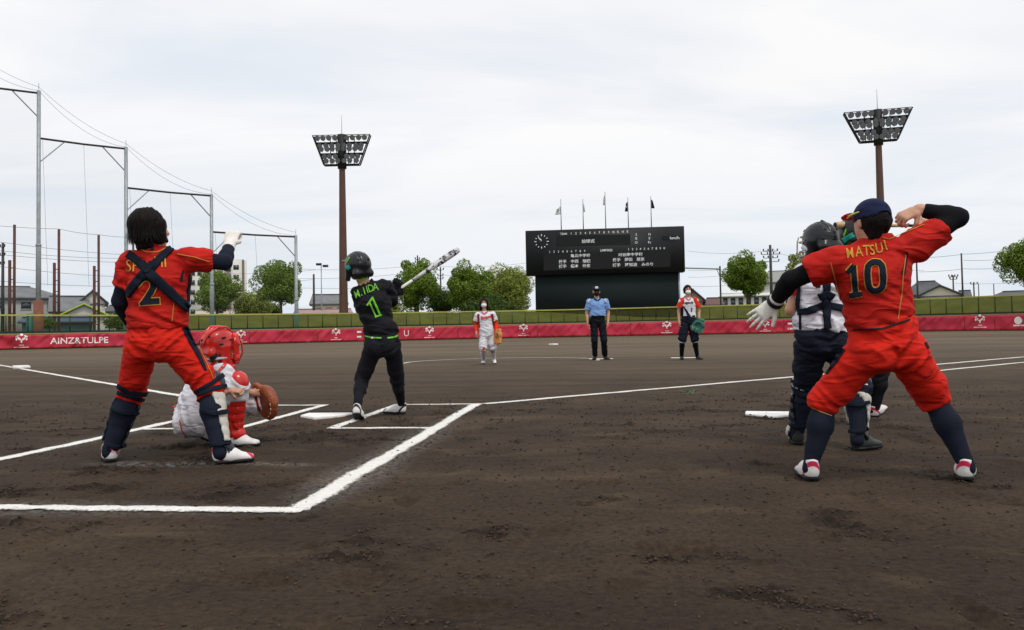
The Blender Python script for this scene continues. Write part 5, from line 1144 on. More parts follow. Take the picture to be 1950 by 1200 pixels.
# ------------------------------------------------------------------ red player number 10 (right foreground)
def ten():
    D = 3.86; b = G(1690, 920); p = Person(b, 'person from behind in red uniform numbered 10, navy cap, arms spread, feet wide apart', .0085)
    J = joints({'hed': (1658, 423), 'nek': (1667, 462), 'chs': (1662, 528), 'wst': (1674, 604), 'pel': (1688, 655), 'shA': (1592, 498), 'shB': (1742, 468), 'elA': (1505, 534, .08), 'wrA': (1474, 578, .22), 'elB': (1824, 414, .0), 'wrB': (1750, 399, .06), 'hiA': (1650, 672), 'hiB': (1724, 668), 'knA': (1571, 764, .12), 'knB': (1779, 760, .12)}, D)
    foot(J, 'A', gz(1550, 917), AW*1.0+RG*.10); foot(J, 'B', gz(1839, 917), AW*.95+RG*.52); ankles(J)
    J['back'] = -AW; J['fac'] = AW*.97-RG*.26-UPZ*.02; J['up'] = UPZ+RG*.04; J['hem'] = W(1676, 619, D); J['hemn'] = -UPZ+RG*.24; J['waistend'] = W(1676, 612, D); J['waistn'] = UPZ-RG*.16
    st = dict(g=1.0, gp=1.0, hs=.87, jersey=M_red, pants=M_redp, underA=M_blks, underB=M_blks, sock=M_navy, shoe=M_sh1, waist=(.139, .112), chest=(.163, .12), hips=(.172, .142), thigh=(.100, .070), low=(.069, .066), pend=1.10, sockr=(.053, .057, .034), sleeve=.56, sr=(.074, .062), ur=.95, blouse=.008, shr=.060,
              handA=dict(X=-RG*.74-UPZ*.62+AW*.2, Z=-AW*.9+UPZ*.3, side=1, curl=.2, spread=.13, sc=.9, thumb=.8), handB=dict(X=-RG*.85-UPZ*.35+AW*.1, Z=UPZ*.7-AW*.5-RG*.2, side=1, curl=1.45, thumb=.4))
    o = build(p, J, st)
    f = p.field([J['wrA'], J['wrA']-RG*.1-UPZ*.1], .16, .0045); hand(f, J['wrA'], -RG*.74-UPZ*.62+AW*.2, -AW*.9+UPZ*.3, 1, .2, .13, 1.0, .8); d = nrm(J['wrA']-J['elA']); f.sec(J['wrA']-d*.03, J['wrA']+d*.012, .038, .037, k=.01); gl = p.put(f, 'batting_glove', M_glv)
    f = p.field([J['wrA']], .12, .005); f.sec(J['wrA']-d*.028, J['wrA']-d*.004, .043, .042, k=.005, cap=.004); p.put(f, 'wrist_band', M_sole, gl)
    q, Fv, U, Rt = frame(J['hed'], J['fac'], J['up'], .86)
    def hr(f):
        f.ell(q(0, .01, -.022), (.072, .080, .078), X=Rt, Z=U, k=.02); f.sec(q(0, -.01, -.06), q(0, -.085, -.055), (.056, .036), (.045, .028), e=Rt, k=.03); f.sec(q(0, -.03, .09), q(0, -.16, .12), (.070, .095), e=Rt, sub=True); f.sec(q(0, .03, .14), q(0, -.06, .15), (.09, .075), e=Rt, sub=True)
    hairmesh(p, hr, J['hed'], amp=.006)
    f = Field(J['hed']-.26, J['hed']+.26, .006); f.ell(q(0, .03, -.012), (.080, .094, .086), X=Rt, Z=U, k=.02, clip=[(q(0, .004, 0), -U-Fv*.12)]); f.ell(q(0, .0, -.125), (.048, .05, .036), X=Rt, Z=U, sub=True); f.ell(q(0, .01, -.012), (.072, .086, .072), X=Rt, Z=U, sub=True)
    f.displace(lambda P: -.0025*(np.abs(np.sin(3*np.arctan2((P-J['hed'])@Rt, (P-J['hed'])@Fv))) < .05)); cap = p.put(f, 'cap', M_capn)
    g = Field(J['hed']-.3, J['hed']+.3, .006); g.ell(q(0, .054, .118), (.068, .080, .010), X=Rt, Z=nrm(U+Fv*.12), k=.01, clip=[(q(0, .0, .09), -Fv)]); p.put(g, 'cap_brim', M_capr, cap)
    p.mbput(MB().tube([q(0, .085*.0-.002, -.118), q(.02, -.006, -.116)], .006, 6), 'cap_strap', M_capn, cap)
    gm = MB()
    for s_ in (-1, 1): gm.tube([q(s_*.101, .045, -.03), q(s_*.104, .038, .03), q(s_*.085, .03, .088)], .0035, 6)
    gl_ = p.mbput(gm, 'sunglasses', mat('mirror yellow', (222, 206, 90), .2, .1, 5, spec=.8)); g = Field(J['hed']-.26, J['hed']+.26, .006)
    for s_ in (-1, 1): g.ell(q(s_*.05, .05, .10), (.022, .008, .009), X=Rt, Z=U, k=.01)
    p.put(g, 'lens', mat('mirror lens', (190, 200, 60), .1, .2, 8, spec=.9), gl_, cast=False)
    p.bvh(); jr = o['jersey']; R_ = p.ribbon
    for ch, x, y, an in (('M', 1618, 482, .10), ('A', 1636, 479, .08), ('T', 1650, 477, .06), ('S', 1661, 476, .10), ('U', 1674, 472, .16), ('I', 1686, 467, .30)): p.text(ch, x, y, 20, 'name_lettering', M_gold, an, .004, .006, jr, .8 if ch != 'M' else .7)
    p.glyph([[(1614, 519), (1626, 506)], [(1626, 506), (1630, 562)], [(1619, 563), (1641, 560)]], 9.5, 'jersey_number', M_navy, M_gold, jr, 4)
    p.glyph([[(1660, 500), (1672, 499), (1680, 507), (1682, 530), (1681, 545), (1674, 553), (1663, 554), (1655, 547), (1652, 525), (1653, 508), (1660, 500), (1664, 499.7)]], 11, 'jersey_number', M_navy, M_gold, jr, 4)
    R_([(1725, 485), (1720, 520), (1717, 560), (1710, 608)], 1.8, 'side_piping', M_goldl, .004, jr); R_([(1728, 480), (1724, 502), (1720, 522)], (3, 7), 'side_patch', M_navy, .003, jr); R_([(1582, 500), (1592, 535), (1602, 575)], 1.6, 'side_piping', M_goldl, .004, jr); R_([(1680, 452), (1692, 456), (1760, 428)], 1.4, 'shoulder_piping', M_goldl, .004, jr)
    R_([(1654, 452), (1660, 452)], 8, 'collar_badge', M_sole, .004, jr, n=6)
    R_([(1606, 664), (1590, 690), (1574, 712)], (10, 4), 'leg_stripe', M_navy, .004, o['pants']); R_([(1762, 652), (1768, 664)], 5, 'leg_stripe', M_navy, .003, o['pants'], n=8); R_([(1625, 628), (1680, 626), (1733, 608)], 3.2, 'hem_gap_shade', M_sole, .004, o['pants'])  # black strip painted for the shade in the gap under the jersey hem
    R_([(1540, 772), (1562, 784), (1584, 792)], 1.6, 'hem_seam', M_goldl, .003, o['pants']); R_([(1726, 655), (1745, 640)], 1.2, 'pocket_seam', M_brn, .002, o['pants'], n=8); R_([(1645, 655), (1668, 652)], 1.2, 'pocket_seam', M_brn, .002, o['pants'], n=8)
    return p
ten()

# ------------------------------------------------------------------ dark batter number 1
def batter():
    D = 7.2; b = G(720, 797); p = Person(b, 'person in black uniform numbered 1 with lime lettering finishing a bat swing', .010)
    J = joints({'hed': (681, 511), 'nek': (695, 540), 'chs': (711, 580), 'wst': (725, 629), 'pel': (729, 654), 'shA': (684, 563, -.04), 'shB': (734, 546, .08), 'elA': (694, 592, .26), 'wrA': (742, 562, .38), 'elB': (748, 574, .18), 'wrB': (749, 556, .38), 'hiA': (712, 661), 'hiB': (746, 660), 'knA': (689, 722, .06), 'knB': (756, 722, .20)}, D)
    foot(J, 'A', W(677, 789, 6.98), AW*.85-UPZ*.42+RG*.05, up=UPZ*.9+AW*.4); foot(J, 'B', gz(773, 788), -RG*.92+AW*.30); ankles(J)
    J['back'] = -AW; J['fac'] = -RG*.62+AW*.75+UPZ*.2; J['up'] = UPZ-RG*.12; J['hem'] = W(727, 645, D); J['hemn'] = -UPZ-RG*.10; J['waistend'] = W(727, 640, D); J['waistn'] = UPZ
    st = dict(g=1.0, gp=1.0, s=.97, jersey=M_blk, pants=M_blkp, underA=M_blks, underB=M_blks, sock=M_blkp, shoe=M_sh2, waist=(.132, .11), chest=(.150, .115), hips=(.162, .135), thigh=(.085, .060), low=(.055, .052), pend=1.5, pfold=.8, sockr=(.046, .051, .033), sleeve=.7, sr=(.070, .072), blouse=.010,
              handA=dict(X=RG*.7+UPZ*.3, Z=-AW+UPZ*.3, side=1, curl=1.4), handB=dict(X=RG*.4+UPZ*.8, Z=-AW*.8+RG*.3, side=1, curl=1.4))
    o = build(p, J, st)
    f = p.field([J['wrA'], J['wrB']], .15, .006); hand(f, J['wrA'], RG*.7+UPZ*.3, -AW+UPZ*.3, 1, 1.4, .08, 1.12, .5); hand(f, J['wrB'], RG*.4+UPZ*.8, -AW*.8+RG*.3, 1, 1.4, .08, 1.12, .5); p.put(f, 'batting_gloves', M_blks, cast=False)
    def hr(f): qq = frame(J['hed'], J['fac'], J['up'])[0]; f.ell(qq(0, -.01, -.03), (.084, .09, .09), X=frame(J['hed'], J['fac'], J['up'])[3], Z=nrm(J['up']), k=.02); f.sec(qq(0, -.03, .07), qq(0, -.15, .12), (.068, .09), e=frame(J['hed'], J['fac'], J['up'])[3], sub=True)
    hairmesh(p, hr, J['hed'])
    hm, q = shell_helmet(p, J['hed'], J['fac'], J['up'], 1.08, M_hblk)
    p.bvh(); jr = o['jersey']; R_ = p.ribbon
    R_([(660, 512), (667, 508)], 8, 'helmet_decal', M_tealp, .004, hm, n=8); R_([(660, 500), (666, 490)], 2.4, 'helmet_decal', M_grn, .004, hm, n=8); p.text('ZETT', 664, 509, 5, 'helmet_lettering', M_white, .6, .007, .01, hm, .7) if False else None
    R_([(677, 540), (688, 534), (699, 529)], 3.0, 'collar_trim', M_grn, .004, jr)
    for ch, x, y, an in (('M', 680, 560, .36), ('.', 689, 562, .3), ('I', 693.5, 554, .28), ('I', 699.2, 551.5, .24), ('D', 706.2, 549, .2), ('A', 715, 546.5, .16)): p.text(ch, x, y, 14.5, 'name_lettering', M_grn, an, .005, .002, jr, .8 if ch != 'M' else .7)
    [R_(q_, w_, 'jersey_number', M_grn, .006, jr, n=12) for q_, w_ in (([(699, 582), (709.5, 567)], 3.2), ([(708.5, 566), (724, 601)], 3.6), ([(703.5, 576), (716, 604)], 2.8), ([(714, 604), (726.5, 600)], 3.2))]
    R_([(695, 640), (708, 643), (726, 644)], 2.6, 'belt', M_grn, .004, o['pants']); R_([(738, 644), (752, 642), (766, 633)], 3.0, 'belt', M_grn, .004, o['pants']); R_([(709, 641), (709, 645)], 4, 'belt_loop', M_white, .006, o['pants'], n=5)
    return p
batter()
Mbat = mat('white bat with black print', (196, 196, 196), .35, .05, 9, spec=.5)
def bat_print():
    t = Mbat.node_tree; b = t.nodes['Principled BSDF']; src = b.inputs['Base Color'].links[0].from_socket; K = t.links.new; tcn = t.nodes.new('ShaderNodeTexCoord'); nz = t.nodes.new('ShaderNodeTexNoise'); nz.inputs['Scale'].default_value = 22; nz.inputs['Detail'].default_value = 4; K(tcn.outputs['Object'], nz.inputs[0])
    r = t.nodes.new('ShaderNodeValToRGB'); r.color_ramp.elements[0].position = .51; r.color_ramp.elements[1].position = .54; r.color_ramp.elements[0].color = (0, 0, 0, 1); r.color_ramp.elements[1].color = (1, 1, 1, 1); K(nz.outputs[0], r.inputs[0]); mx = t.nodes.new('ShaderNodeMix'); mx.data_type = 'RGBA'; K(r.outputs[0], mx.inputs[0]); K(src, mx.inputs[6]); mx.inputs[7].default_value = (.02, .02, .022, 1); K(mx.outputs[2], b.inputs['Base Color'])
bat_print()
bat('softball_bat', W(746, 560, 7.58), W(872, 476, 7.95), .034, 'white softball bat with black print swung up by the black-clad batter', M_glv, Mbat)

# ------------------------------------------------------------------ crouching catcher in red gear
def catcher():
    D = 5.62; b = G(410, 845); Fv0 = nrm(RG*.78+AW*.62); p = Person(b, 'person crouching as catcher in red helmet, white pants and red guards', .009)
    J = joints({'hed': (417, 662), 'nek': (406, 697), 'chs': (398, 728), 'wst': (380, 772), 'pel': (370, 797), 'shB': (424, 712, -.17), 'shA': (394, 704, .15), 'elB': (412, 752, -.26), 'wrB': (438, 741, -.22), 'elA': (446, 742, .12), 'wrA': (480, 748, .06), 'hiB': (376, 800, -.10), 'hiA': (368, 796, .12), 'knB': (447, 738, -.14), 'knA': (484, 768, .14)}, D)
    foot(J, 'B', gz(434, 850), RG*.97-AW*.1); foot(J, 'A', W(352, 822, 5.80), RG*.85-UPZ*.38+AW*.1, up=UPZ*.9+RG*.3); ankles(J)
    J['back'] = -Fv0; J['fac'] = nrm(RG*.62+AW*.72+UPZ*.05); J['up'] = UPZ+RG*.1; up = nrm(J['nek']-J['wst']); J['hem'] = J['wst']-up*.01; J['hemn'] = -up
    st = dict(g=.95, gp=.98, s=.95, jersey=M_wht, pants=M_whp, underA=M_ors, underB=None, sock=M_ors, shoe=M_sh3, waist=(.155, .125), hips=(.175, .15), thigh=(.108, .078), low=(.076, .07), pend=1.18, pfold=1.5, sockr=(.054, .056, .04), sleeve=.7, sr=(.078, .08),
              handA=dict(X=RG, Z=-AW, side=1, curl=1.2, sc=.7), handB=dict(X=RG*.8-UPZ*.1, Z=UPZ*.8-AW*.5, side=-1, curl=1.5, sc=.85, thumb=.3))
    o = build(p, J, st)
    shin_guard(p, J, 'B', nrm(RG*.9-AW*.2+UPZ*.3), M_rpl, M_rpl, 1.15); shin_guard(p, J, 'A', nrm(RG*.9+UPZ*.2), M_rpl, M_brn, 1.1)
    f = p.field([J['knB']], .18); f.ell(J['knB']+UPZ*.015, (.074, .074, .080), k=.01); f.ell(J['knB']-RG*.05-UPZ*.045, (.07, .08, .08), sub=True); p.put(f, 'knee_cap', mat('pink red knee cup', (214, 74, 70), .5, .08))
    f = p.field([J['chs'], J['wst'], J['nek']], .3); off = Fv0*.055; f.sec(J['wst']+off, J['chs']+off, (.16, .11), (.172, .12), e=np.cross(Fv0, UPZ), k=.03, clip=[(J['chs']+Fv0*.035, -Fv0)]); f.sec(J['chs']+off, J['nek']-up*.03+off, (.172, .12), (.14, .10), e=np.cross(Fv0, UPZ), k=.03, clip=[(J['chs']+Fv0*.035, -Fv0)]); f.displace(lambda P: .008*np.abs(np.sin(P[:, 2]*48))); p.put(f, 'chest_protector', M_rpl)
    hm, q = shell_helmet(p, J['hed'], J['fac'], J['up'], 1.0, M_rpl, brim=False)
    f = Field(J['hed']-.28, J['hed']+.28, .007); qf, Fv, U, Rt = frame(J['hed'], J['fac'], J['up'], 1.0); f.sec(qf(-.085, .03, .085), qf(.085, .03, .085), .018, k=.01)
    for s_ in (-1, 1): f.sec(qf(s_*.09, .05, .07), qf(s_*.085, -.075, .085), (.026, .016), (.022, .016), e=Fv, k=.02); f.sec(qf(s_*.085, -.075, .085), qf(0, -.105, .13), .020, .022, k=.02)
    f.sec(qf(-.07, .075, .085), qf(.07, .075, .085), .026, k=.02); p.put(f, 'mask_frame', M_rpl, hm); cage(p, qf, hm, M_rpl, 1.0, .006)
    f = Field(J['hed']-.28, J['hed']+.28, .007); f.sec(qf(-.07, -.05, -.085), qf(.07, -.05, -.085), .030, k=.02); p.put(f, 'helmet_padding', M_sole, hm)
    m = MB(); m.tube([qf(.10, -.062, .0), qf(.085, -.064, -.09), qf(.04, -.066, -.125), qf(0, -.067, -.132), qf(-.04, -.066, -.125), qf(-.085, -.064, -.09), qf(-.10, -.062, .0)], .008, 8); p.mbput(m, 'helmet_rim', M_wht, hm)
    m = MB()
    for x in (-.045, 0, .045): m.tube([qf(x*.6, .10, .09), qf(x, .143, .03), qf(x, .145, -.03), qf(x*.9, .10, -.10), qf(x*.8, .03, -.13)], [.004, .009, .010, .009, .004], 8)
    p.mbput(m, 'helmet_ridges', M_rpl, hm); m = MB()
    for s_ in (-1, 1):
        for u_, f_ in ((.03, -.04), (.075, -.02), (.06, .04)): m.tube([qf(s_*.103, u_, f_-.012), qf(s_*.106, u_+.004, f_+.012)], .006, 8)
    p.mbput(m, 'helmet_slots', M_sole, hm)
    p.bvh(); R_ = p.ribbon
    R_([(408, 690), (400, 706), (396, 722)], 9, 'shoulder_strap', M_rpl, .012); R_([(430, 692), (418, 706), (412, 718)], 5, 'side_patch', M_rpl, .008, o['jersey'])
    R_([(334, 742), (330, 760), (332, 775)], 6, 'jersey_tail', M_ors, .008)
    R_([(342, 800), (346, 820), (356, 834)], 1.4, 'pants_piping', M_ors, .004, o['pants'])
    return p, J
pc, Jc = catcher()
mitt(W(506, 768, 5.70), RG*.72+AW*.75+UPZ*.15, RG*.55-UPZ*.6+AW*.1, 'big brown catcher mitt with pale lacing held low by the crouching catcher', M_leath, .92, 'mitt', True)

# ------------------------------------------------------------------ standing catcher in navy
def navycatcher():
    D = 4.96; b = G(1575, 856); p = Person(b, 'person from behind in white top with navy harness, black catcher helmet and navy pants', .009)
    J = joints({'hed': (1561, 464), 'nek': (1562, 501), 'chs': (1563, 548), 'wst': (1566, 612), 'pel': (1567, 644), 'shA': (1530, 524, .02), 'shB': (1598, 520, .05), 'elA': (1507, 590, .03), 'wrA': (1528, 560, .24), 'elB': (1625, 570, .1), 'wrB': (1600, 560, .3), 'hiA': (1544, 650), 'hiB': (1592, 650), 'knA': (1535, 736, .13), 'knB': (1632, 738, .06)}, D)
    foot(J, 'A', gz(1521, 848), AW*.95+RG*.22); foot(J, 'B', gz(1624, 858), RG*.86+AW*.45); ankles(J)
    J['back'] = -AW; J['fac'] = AW*.9-RG*.42; J['up'] = UPZ; J['hem'] = W(1566, 629, D); J['hemn'] = -UPZ-RG*.03; J['waistend'] = W(1566, 628, D); J['waistn'] = UPZ
    st = dict(g=.95, gp=.98, s=.95, jersey=M_wht, pants=cloth('navy pants', (24, 28, 42), .15), sock=M_navy, shoe=M_sh4, waist=(.165, .13), chest=(.165, .125), hips=(.172, .145), thigh=(.102, .080), low=(.076, .078), pend=1.04, sockr=(.056, .058, .04), sleeve=.62, sr=(.072, .076),
              handA=dict(X=UPZ*.5+AW*.8, Z=-RG, side=1, curl=.8), handB=dict(X=AW, Z=RG, side=-1, curl=.8), sock0=.12, shs=1.05)
    o = build(p, J, st)
    for a in 'AB':
        K_, A = J['kn'+a], J['an'+a]; d = nrm(A-K_); f = p.field([K_], .2); f.sec(K_+d*.000, K_+d*.014, .084, k=.004, cap=.004); f.sec(K_-d*.05, K_+d*.06, .070, sub=True); p.put(f, 'cuff_trim', M_wht, o['pants'])
    f = p.field([J['shA'], J['elA']], .14); A, B = J['shA'], J['elA']; d = nrm(B-A); f.sec(A+d*.02, A+(B-A)*.64, .076, .080, k=.01, clip=[(A+(B-A)*.63, d), (A+RG*.01, RG)]); f.sec(A, B, .066, .068, sub=True); p.put(f, 'sleeve_panel', M_red)
    shin_guard(p, J, 'A', nrm(AW*.95-RG*.2), M_shnv, M_shin, 1.2); shin_guard(p, J, 'B', nrm(AW*.7+RG*.7), M_shin, M_shnv, 1.2)
    def hr(f): qq, a_, b_, rt = frame(J['hed'], J['fac'], J['up']); f.ell(qq(0, -.015, -.03), (.084, .09, .095), X=rt, Z=b_, k=.02); f.sec(qq(0, -.03, .07), qq(0, -.15, .12), (.068, .09), e=rt, sub=True)
    hairmesh(p, hr, J['hed'])
    hm, q = shell_helmet(p, J['hed'], J['fac'], J['up'], .94, M_hblk, brim=False); qf = frame(J['hed'], J['fac'], J['up'], .94)[0]; cage(p, qf, hm, M_shin, 1.0, .0045)
    m = MB(); m.tube([qf(-.1, -.02, .05), qf(-.095, -.035, .01), qf(-.085, -.07, .0)], .014, 8); p.mbput(m, 'chin_pad', M_wht, hm); m = MB(); m.tube([qf(-.104, .02, .02), qf(-.07, .02, -.1), qf(0, .015, -.13), qf(.07, .02, -.1), qf(.104, .02, .02)], .008, 6); p.mbput(m, 'helmet_strap', M_sole, hm); m = MB(); m.tube([qf(0, .02, -.13), qf(0, .10, -.095), qf(0, .145, -.02)], .010, 6); p.mbput(m, 'helmet_strap', M_sole, hm)
    f = p.field([J['chs'], J['wst'], J['nek']], .3); f.sec(J['wst']+AW*.05, J['chs']+AW*.05, (.165, .11), (.17, .12), e=RG, k=.03, clip=[(J['chs']+AW*.05, -AW)]); p.put(f, 'chest_protector', M_shnv, cast=False)
    p.bvh(); R_ = p.ribbon; jr = o['jersey']
    R_([(1575, 520), (1574, 560), (1574, 590), (1577, 626)], 13, 'back_strap', M_strap, .016); R_([(1521, 594), (1540, 593), (1572, 580), (1600, 586), (1616, 594)], 13, 'waist_strap', M_strap, .012); R_([(1524, 515), (1522, 545), (1520, 590)], 7, 'side_strap', M_strap, .010); R_([(1562, 566), (1574, 560), (1586, 566)], 14, 'strap_plate', M_strap, .02)
    R_([(1558, 536), (1558, 548)], 9, 'jersey_number', M_navy, .004, jr, n=6); R_([(1524, 600), (1524, 628)], 4, 'side_patch', M_navy, .004, jr, n=8)
    for pts in ([(1507, 725), (1535, 733), (1560, 728)], [(1508, 762), (1525, 766), (1545, 764)], [(1508, 810), (1524, 813), (1540, 810)], [(1612, 770), (1636, 772), (1656, 766)], [(1614, 822), (1636, 822), (1654, 816)]): R_(pts, 7, 'guard_strap', M_strap, .012)
    return p
navycatcher()

# ------------------------------------------------------------------ second batter hidden behind the red player
def batter2():
    D = 6.15; b = G(1650, 803); p = Person(b, 'person in dark kit and black helmet mostly hidden behind the red player numbered 10', .010)
    J = joints({'hed': (1624, 450), 'nek': (1636, 481), 'chs': (1644, 530), 'wst': (1650, 592), 'pel': (1652, 618), 'shA': (1630, 500, -.10), 'shB': (1668, 498, .14), 'elA': (1706, 490, -.02), 'wrA': (1750, 437, .10), 'elB': (1722, 478, .18), 'wrB': (1762, 433, .18), 'hiA': (1636, 622, -.06), 'hiB': (1668, 622, .08), 'knA': (1632, 712, -.04), 'knB': (1676, 706, .12)}, D)
    foot(J, 'A', gz(1640, 797), RG*.40+AW*.95); foot(J, 'B', W(1664, 797, 6.30), RG*.62+AW*.62+UPZ*.22, up=UPZ); ankles(J)
    J['back'] = -AW*.7+RG*.6; J['fac'] = -RG*.35+AW*.9+UPZ*.05; J['up'] = UPZ
    st = dict(g=.95, gp=.96, s=.95, jersey=M_blk, pants=M_blkp, underA=M_blks, underB=M_blks, sock=M_blkp, shoe=M_sh1, waist=(.15, .12), hips=(.172, .14), thigh=(.10, .068), low=(.06, .056), pend=1.5, sockr=(.053, .058, .040), sleeve=.7, sr=(.072, .074), pfold=.7, handA=dict(X=UPZ*.6+RG*.6, Z=-AW, side=1, curl=1.4), handB=dict(X=UPZ*.6+RG*.6, Z=-AW, side=1, curl=1.4))
    o = build(p, J, st); hm, q = shell_helmet(p, J['hed'], J['fac'], J['up'], 1.06, M_hblk); p.bvh()
    p.ribbon([(1606, 459), (1626, 447)], 11, 'helmet_decal', M_tealp, .004, hm, n=8); p.ribbon([(1607, 450), (1612, 436)], 2.5, 'helmet_decal', M_grn, .004, hm, n=8); return p
batter2()
bat('softball_bat', W(1774, 430, 6.33), W(1590, 429, 6.10), .028, 'pale softball bat with gold taper held level behind the navy cap', M_sole, mat('grey and gold bat', (196, 164, 116), .35, .25, 3, spec=.5))

# ------------------------------------------------------------------ three figures far out on the circle
def face(p, J, sc, maskm, fm='mask'):
    q, Fv, U, Rt = frame(J['hed'], J['fac'], J['up'], sc)
    if maskm:
        f = Field(J['hed']-.2, J['hed']+.2, .007); f.ell(q(0, -.052, .062), (.066*sc, .062*sc, .056*sc), X=Rt, Z=U, k=.01, clip=[(q(0, 0, .03), -Fv)]); p.put(f, 'face_mask', maskm, cast=False)
    m = MB()
    for s_ in (-1, 1): m.tube([q(s_*.018, .014, .094), q(s_*.042, .014, .086)], .007*sc, 6); m.tube([q(s_*.014, .036, .094), q(s_*.046, .038, .084)], .004*sc, 5)
    p.mbput(m, 'eyes', M_sole)
def bighair(p, J, sc, length, fr=.075):
    q, Fv, U, Rt = frame(J['hed'], J['fac'], J['up'], sc)
    def hr(f):
        f.ell(q(0, .03, -.018), (.094*sc, .110*sc, .102*sc), X=Rt, Z=U, k=.02); f.sec(q(0, 0, -.05), q(0, -length, -.05), (.098*sc, .055*sc), (.085*sc, .045*sc), e=Rt, k=.03)
        for s_ in (-1, 1): f.sec(q(s_*.082, .03, .015), q(s_*.088, -length*.9, .01), (.026*sc, .04*sc), (.022*sc, .03*sc), e=Rt, k=.02)
        f.sec(q(0, .0, .07), q(0, -.2, .11), (.064*sc, .060*sc), e=Rt, sub=True); f.ell(q(0, .0, .11), (.062*sc, .06*sc, .052*sc), X=Rt, Z=U, sub=True)
    hairmesh(p, hr, J['hed'], h=.008)
def girl():
    D = 18.5; b = G(930, 693); p = Person(b, 'person walking in white jersey with orange red sleeves, white mask and tan glove', .012)
    J = joints({'hed': (921.5, 577.5), 'nek': (922.5, 593.5), 'chs': (924, 606), 'wst': (926, 629), 'pel': (927, 638), 'shA': (909.5, 600), 'shB': (938.5, 599), 'elA': (906, 618, .04), 'wrA': (907, 633, -.08), 'elB': (945, 618, .04), 'wrB': (946, 633, -.1), 'hiA': (920.5, 641), 'hiB': (933.5, 641), 'knA': (920, 663, -.14), 'knB': (938, 662, -.02)}, D)
    foot(J, 'A', gz(921, 693)+AW*.10, -AW*.95-RG*.1); foot(J, 'B', W(940, 685.5, 18.95)*np.array([1, 1, 0])+np.array([0, 0, .06]), -AW*.85+RG*.15-UPZ*.22, up=UPZ-AW*.2); ankles(J)
    J['back'] = AW; J['fac'] = -AW+RG*.02; J['up'] = UPZ; J['hem'] = W(926, 640, D); J['hemn'] = -UPZ
    st = dict(g=.93, gp=.96, s=.94, jersey=M_wht, pants=M_whp, underA=M_ors, underB=M_ors, sock=M_wht, fold=.7, sock0=.22, shoe=M_sh3, waist=(.165, .125), hips=(.18, .14), thigh=(.108, .088), low=(.086, .086), pend=.99, sockr=(.060, .062, .046), sleeve=.58, sr=(.074, .08), handA=dict(X=-UPZ, Z=-RG, side=1, curl=.6), handB=dict(X=-UPZ, Z=RG, side=-1, curl=.6))
    o = build(p, J, st); bighair(p, J, .95, .17); face(p, J, .95, M_mask)
    p.bvh(); R_ = p.ribbon; jr = o['jersey']
    R_([(911, 598), (911, 610), (913, 624)], (4.5, 3), 'side_patch', M_brn, .006, jr, n=14); R_([(937, 598), (939, 610), (940, 624)], (4.5, 3), 'side_patch', M_brn, .006, jr, n=14); p.text('Brave', 925.5, 604, 6.5, 'jersey_lettering', M_capr, .22, .010, .03, jr, .95); R_([(916, 593), (922, 599), (929, 593)], 2.2, 'collar_trim', M_capr, .006, jr, n=10); p.text('1', 0, 0, 1, 'x', M_capr) if False else None
    for a in 'B': f = p.field([J['kn'+a]], .16); d = nrm(J['an'+a]-J['kn'+a]); f.ell(J['kn'+a]+d*.05-AW*.02, (.082, .085, .10), Z=d, k=.01); p.put(f, 'knee_pad', M_brn)
    R_([(919, 664), (923, 664)], 5, 'knee_band', M_capr, .008, n=6)
    return J
Jg = girl(); mitt(W(949, 643, 18.35), -AW*.4-RG*.6, -UPZ*.9+RG*.1, 'tan fielding glove on the hand of the walking pitcher', M_leatho, 1.35)
